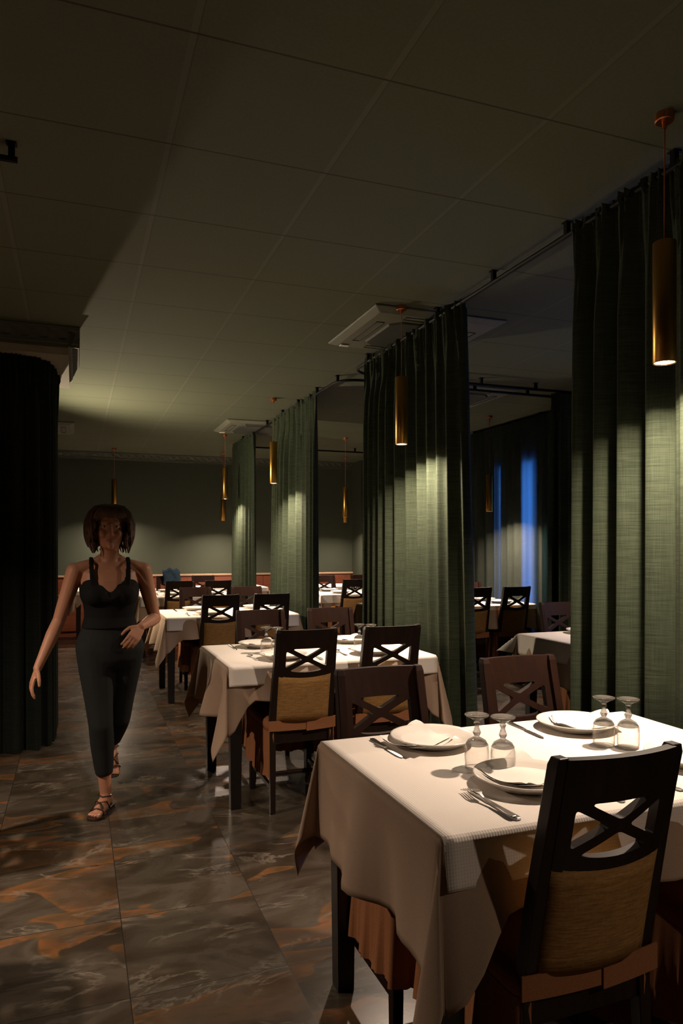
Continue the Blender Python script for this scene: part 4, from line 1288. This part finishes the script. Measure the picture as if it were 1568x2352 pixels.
# head with brow, nose, chin, ears
HD = Vector((0.0, -0.020, 1.475))
secs = [(-0.112, -0.030, 0.020, 0.020), (-0.100, -0.022, 0.040, 0.046), (-0.080, -0.012, 0.052, 0.068), (-0.050, -0.004, 0.061, 0.082), (-0.020, 0.002, 0.067, 0.090), (0.015, 0.006, 0.071, 0.094),
        (0.050, 0.008, 0.071, 0.093), (0.080, 0.008, 0.061, 0.080), (0.100, 0.008, 0.040, 0.055), (0.108, 0.008, 0.018, 0.025)]
torso_loft(bm, [(HD.x, HD.y+cy, HD.z+z, rx, ry) for z, cy, rx, ry in secs])
capsule(bm, [HD+Vector((0, -0.088, 0.012)), HD+Vector((0, -0.098, -0.012)), HD+Vector((0, -0.106, -0.030))], [0.0075, 0.009, 0.011], 10)
for s in (-1, 1):
    ball(bm, HD+Vector((s*0.011, -0.096, -0.034)), 0.008, 10)
    ball(bm, HD+Vector((s*0.071, 0.008, -0.008)), 0.026, 12, (0.35, 0.6, 1.0))
    tube(bm, [HD+Vector((s*0.012, -0.089, 0.026)), HD+Vector((s*0.045, -0.078, 0.028))], 0.009, 8)
    ball(bm, HD+Vector((s*0.034, -0.066, -0.030)), 0.024, 12)
ball(bm, HD+Vector((0, -0.078, -0.094)), 0.018, 12)
# feet with toes
def foot(bm, ank, yaw, pitch=0.0):
    A = Matrix.Translation(Vector((ank[0], ank[1], 0))) @ Matrix.Rotation(yaw, 4, 'Z')
    if pitch:
        A = Matrix.Translation(Vector(ank)) @ Matrix.Rotation(yaw, 4, 'Z') @ Matrix.Rotation(pitch, 4, 'X') @ Matrix.Translation((0, 0, -0.085))
    T = lambda x, y, z: A @ Vector((x, y, z))
    capsule(bm, [T(0, 0.035, 0.042), T(0, 0.0, 0.050), T(0, -0.05, 0.044), T(0, -0.105, 0.032)], [0.026, 0.031, 0.030, 0.024], 14)
    tube(bm, [T(0, 0.0, 0.10), T(0, -0.005, 0.05)], [0.029, 0.030], 14)
    for s in (-1, 1): tube(bm, [T(s*0.010, -0.02, 0.034), T(s*0.018, -0.10, 0.028)], [0.022, 0.018], 12)
    toes = []
    for k, (x, l, r_) in enumerate(((0.027, 0.045, 0.0125), (0.009, 0.046, 0.0088), (-0.006, 0.040, 0.0083), (-0.020, 0.032, 0.0078), (-0.032, 0.022, 0.0075))):
        p0, p1 = T(x*0.8, -0.105, 0.028), T(x, -0.120-l*0.75, 0.018+r_*0.3)
        capsule(bm, [p0, p0.lerp(p1, 0.6), p1], [r_*1.05, r_, r_*0.92], 10); toes.append((p1, r_))
    return T, toes
FT, toes = foot(bm, ANR, -0.42)
FT2, _t = foot(bm, ANL, 0.1, 0.85)
body = obj('body', bm, M['skin'], woman); remesh(body, 0.0042, 4)

# clothing
bm = bmesh.new()
torso_loft(bm, [(0, 0.012, 0.735, 0.085, 0.080), (0, 0.012, 0.76, 0.135, 0.100), (0, 0.010, 0.79, 0.160, 0.112), (0, 0.012, 0.84, 0.170, 0.120), (0, 0.012, 0.89, 0.166, 0.118), (0, 0.008, 0.95, 0.142, 0.105), (0, 0.0, 1.01, 0.124, 0.094)])
for hp, kn, an, e in ((HIPR, KNR, ANR, 0.72), (HIPL, KNL, ANL, 0.80)):
    a, b_, c = Vector(hp), Vector(kn), Vector(an)
    capsule(bm, [a, a.lerp(b_, 0.3), a.lerp(b_, 0.7), b_], [0.094, 0.086, 0.070, 0.062], 20)
    ang = b_.lerp(c, e)
    tube(bm, [b_, b_.lerp(c, 0.3)+Vector((0, 0.010, 0)), b_.lerp(c, 0.6)+Vector((0, 0.005, 0)), ang], [0.062, 0.060, 0.050, 0.043], 20)
tr = obj('trousers', bm, M['trousers'], woman); remesh(tr, 0.007, 5)
bm = bmesh.new(); n = 56
rows_ = []
for s in (-1, 1): ball(bm, (s*0.066, -0.080, 1.130), 0.062, 20, (1.05, 0.92, 0.95))
body_secs = [(0.955, 0.0, 0.142, 0.107), (0.985, 0.0, 0.134, 0.101), (1.01, 0.0, 0.127, 0.096), (1.05, -0.002, 0.128, 0.097), (1.08, -0.004, 0.132, 0.101), (1.11, -0.010, 0.141, 0.122), (1.14, -0.012, 0.148, 0.130), (1.17, -0.010, 0.150, 0.124), (1.21, -0.004, 0.152, 0.108)]
def neck_drop(i):
    """top hem: V in front, lower at the back"""
    a = 2*pi*i/n
    fr = max(0.0, -sin(a)); bk = max(0.0, sin(a)); x = abs(cos(a))
    front = 0.065*(1-min(1, x/0.62))*(fr > 0.3)
    return front + 0.05*bk + 0.035*sstep(0.80, 1.0, x)
for z, cy, rx, ry in body_secs:
    row = []
    for i in range(n):
        a = 2*pi*i/n
        row.append(bm.verts.new((rx*cos(a)*(1+0.01*sin(7*a)), cy+ry*sin(a), z)))
    rows_.append(row)
for i in range(n):
    dz = neck_drop(i)
    for k in range(5, len(rows_)):
        v = rows_[k][i]; f = (k-4)/(len(rows_)-5)
        v.co.z -= dz*f
for A, B in zip(rows_, rows_[1:]):
    for i in range(n): bm.faces.new((A[i], A[(i+1) % n], B[(i+1) % n], B[i]))
bm.faces.new(rows_[0][::-1]); bm.faces.new(rows_[-1])
for s in (-1, 1):
    tube(bm, [(s*0.078, -0.106, 1.175), (s*0.088, -0.092, 1.228), (s*0.092, -0.055, 1.292), (s*0.092, 0.006, 1.322), (s*0.088, 0.062, 1.272), (s*0.080, 0.100, 1.16)],
         [(0.004, 0.022), (0.004, 0.016), (0.004, 0.013), (0.004, 0.013), (0.004, 0.014), (0.004, 0.018)], 10, ref=(0, -0.6, 0.8))
tp = obj('top', bm, M['top'], woman, smooth=True, recalc=False); remesh(tp, 0.0045, 2)
# hair: wavy chin length bob
bm = bmesh.new()
ball(bm, HD+Vector((0, 0.022, 0.030)), 0.094, 24, (0.98, 1.08, 1.0))
rnd = random.Random(5)
for layer in range(2):
    NS = 84
    for k in range(NS):
        a = -0.62 + (pi+1.24)*k/(NS-1)           # round the back from one temple to the other
        rx, ry = 0.084+0.008*layer, 0.094+0.008*layer
        x, y = rx*cos(a), 0.020+ry*sin(a)
        L0 = rnd.uniform(0.14, 0.20) - 0.03*layer
        w0 = rnd.uniform(0, 6.28); wv = rnd.uniform(0.010, 0.022)
        pts = []
        for j in range(12):
            t = j/11
            ex = 0.30 + 0.70*min(1, t*4.2)**0.6 + 0.30*sin(pi*min(1, t*0.85)) + 0.02*layer
            z_ = 0.118 - 0.055*min(1, t*4)**1.6 - max(0, t-0.15)*L0*1.15
            tx, ty = -sin(a), cos(a)
            w_ = wv*sin(t*9+w0)*min(1, t*2)
            pts.append(HD+Vector((x*ex+tx*w_, (y-0.02)*ex+0.02+ty*w_, z_)))
        tube(bm, pts, [0.011, 0.011, 0.011, 0.0105, 0.010, 0.010, 0.0095, 0.009, 0.008, 0.0065, 0.005, 0.002], 7)
for k in range(22):                    # fringe swept to both sides
    t = k/21; x = -0.072+0.144*t
    tube(bm, [HD+Vector((0.01, -0.03, 0.118)), HD+Vector((x*0.75, -0.066, 0.102)), HD+Vector((x*1.02, -0.086+0.35*abs(x), 0.066)), HD+Vector((x*1.14, -0.080+0.5*abs(x), 0.045-0.2*abs(x)))], [0.010, 0.010, 0.008, 0.003], 7)
hr = obj('hair', bm, M['hair'], woman, smooth=True)
bm = bmesh.new()
for s in (-1, 1): ball(bm, HD+Vector((s*0.030, -0.081, 0.006)), 0.0115, 12, (1.25, 0.6, 0.7))
ey = obj('eyes', bm, M['eye'], woman, smooth=True)
bm = bmesh.new()
for s in (-1, 1): ball(bm, HD+Vector((s*0.030, -0.0855, 0.006)), 0.0052, 10, (1, 0.6, 1))
obj('irises', bm, M['iris'], ey, smooth=True)
bm = bmesh.new()
tube(bm, [HD+Vector((-0.022, -0.083, -0.064)), HD+Vector((-0.008, -0.091, -0.061)), HD+Vector((0, -0.092, -0.063)), HD+Vector((0.008, -0.091, -0.061)), HD+Vector((0.022, -0.083, -0.064))], [0.002, 0.005, 0.0045, 0.005, 0.002], 8)
tube(bm, [HD+Vector((-0.018, -0.084, -0.068)), HD+Vector((0, -0.091, -0.071)), HD+Vector((0.018, -0.084, -0.068))], [0.002, 0.006, 0.002], 8)
obj('lips', bm, M['lips'], woman, smooth=True)
# sandals
def sandal(T, name='sandal', toes_=None):
    bm = bmesh.new(); out = []
    prof = [(0.060, 0.020), (0.050, 0.030), (0.0, 0.030), (-0.06, 0.030), (-0.11, 0.040), (-0.145, 0.040), (-0.165, 0.030), (-0.172, 0.014)]
    prev = None
    for y, w in prof:
        ring = [bm.verts.new(T(-w, y, 0.002)), bm.verts.new(T(w, y, 0.002)), bm.verts.new(T(w, y, 0.016)), bm.verts.new(T(-w, y, 0.016))]
        if prev:
            for k in range(4): bm.faces.new((prev[k], prev[(k+1) % 4], ring[(k+1) % 4], ring[k]))
        else: bm.faces.new(ring)
        prev = ring
    bm.faces.new(prev[::-1])
    o = obj(name, bm, M['sandal'], woman, bevel=0.003)
    bm = bmesh.new()
    def band(pts, w=0.007): tube(bm, [T(*p) for p in pts], [(0.0025, w)]*len(pts), 8, ref=(0, 0, 1))
    band([(-0.041, -0.115, 0.014), (-0.030, -0.118, 0.040), (0.0, -0.120, 0.048), (0.030, -0.118, 0.042), (0.041, -0.115, 0.014)])
    band([(-0.038, -0.03, 0.014), (-0.026, -0.055, 0.062), (0.004, -0.085, 0.064), (0.028, -0.110, 0.044)])
    band([(0.038, -0.03, 0.014), (0.026, -0.055, 0.062), (-0.004, -0.085, 0.064), (-0.028, -0.110, 0.044)])
    band([(0.0, 0.034, 0.088), (-0.030, 0.015, 0.084), (-0.034, -0.015, 0.078), (0.0, -0.042, 0.080), (0.034, -0.015, 0.078), (0.030, 0.015, 0.084), (0.0, 0.034, 0.088)], 0.006)
    tube(bm, [T(0, 0.050, 0.014), T(0, 0.062, 0.05), T(0, 0.040, 0.088)], [(0.012, 0.003)]*3, 8, ref=(1, 0, 0))
    tag(obj('sandal_strap', bm, M['sandal'], o, smooth=True))
    bm = bmesh.new(); q = T(0.034, -0.010, 0.080); ball(bm, q, 0.007, 10); obj('buckle', bm, M['steel'], o, smooth=True)
sandal(FT); sandal(FT2)
bm = bmesh.new()
for p, r_ in toes: ball(bm, p+Vector((0, -0.004, r_*0.62)), r_*0.62, 10, (1, 1.1, 0.6))
obj('toenails', bm, M['nail'], woman, smooth=True)
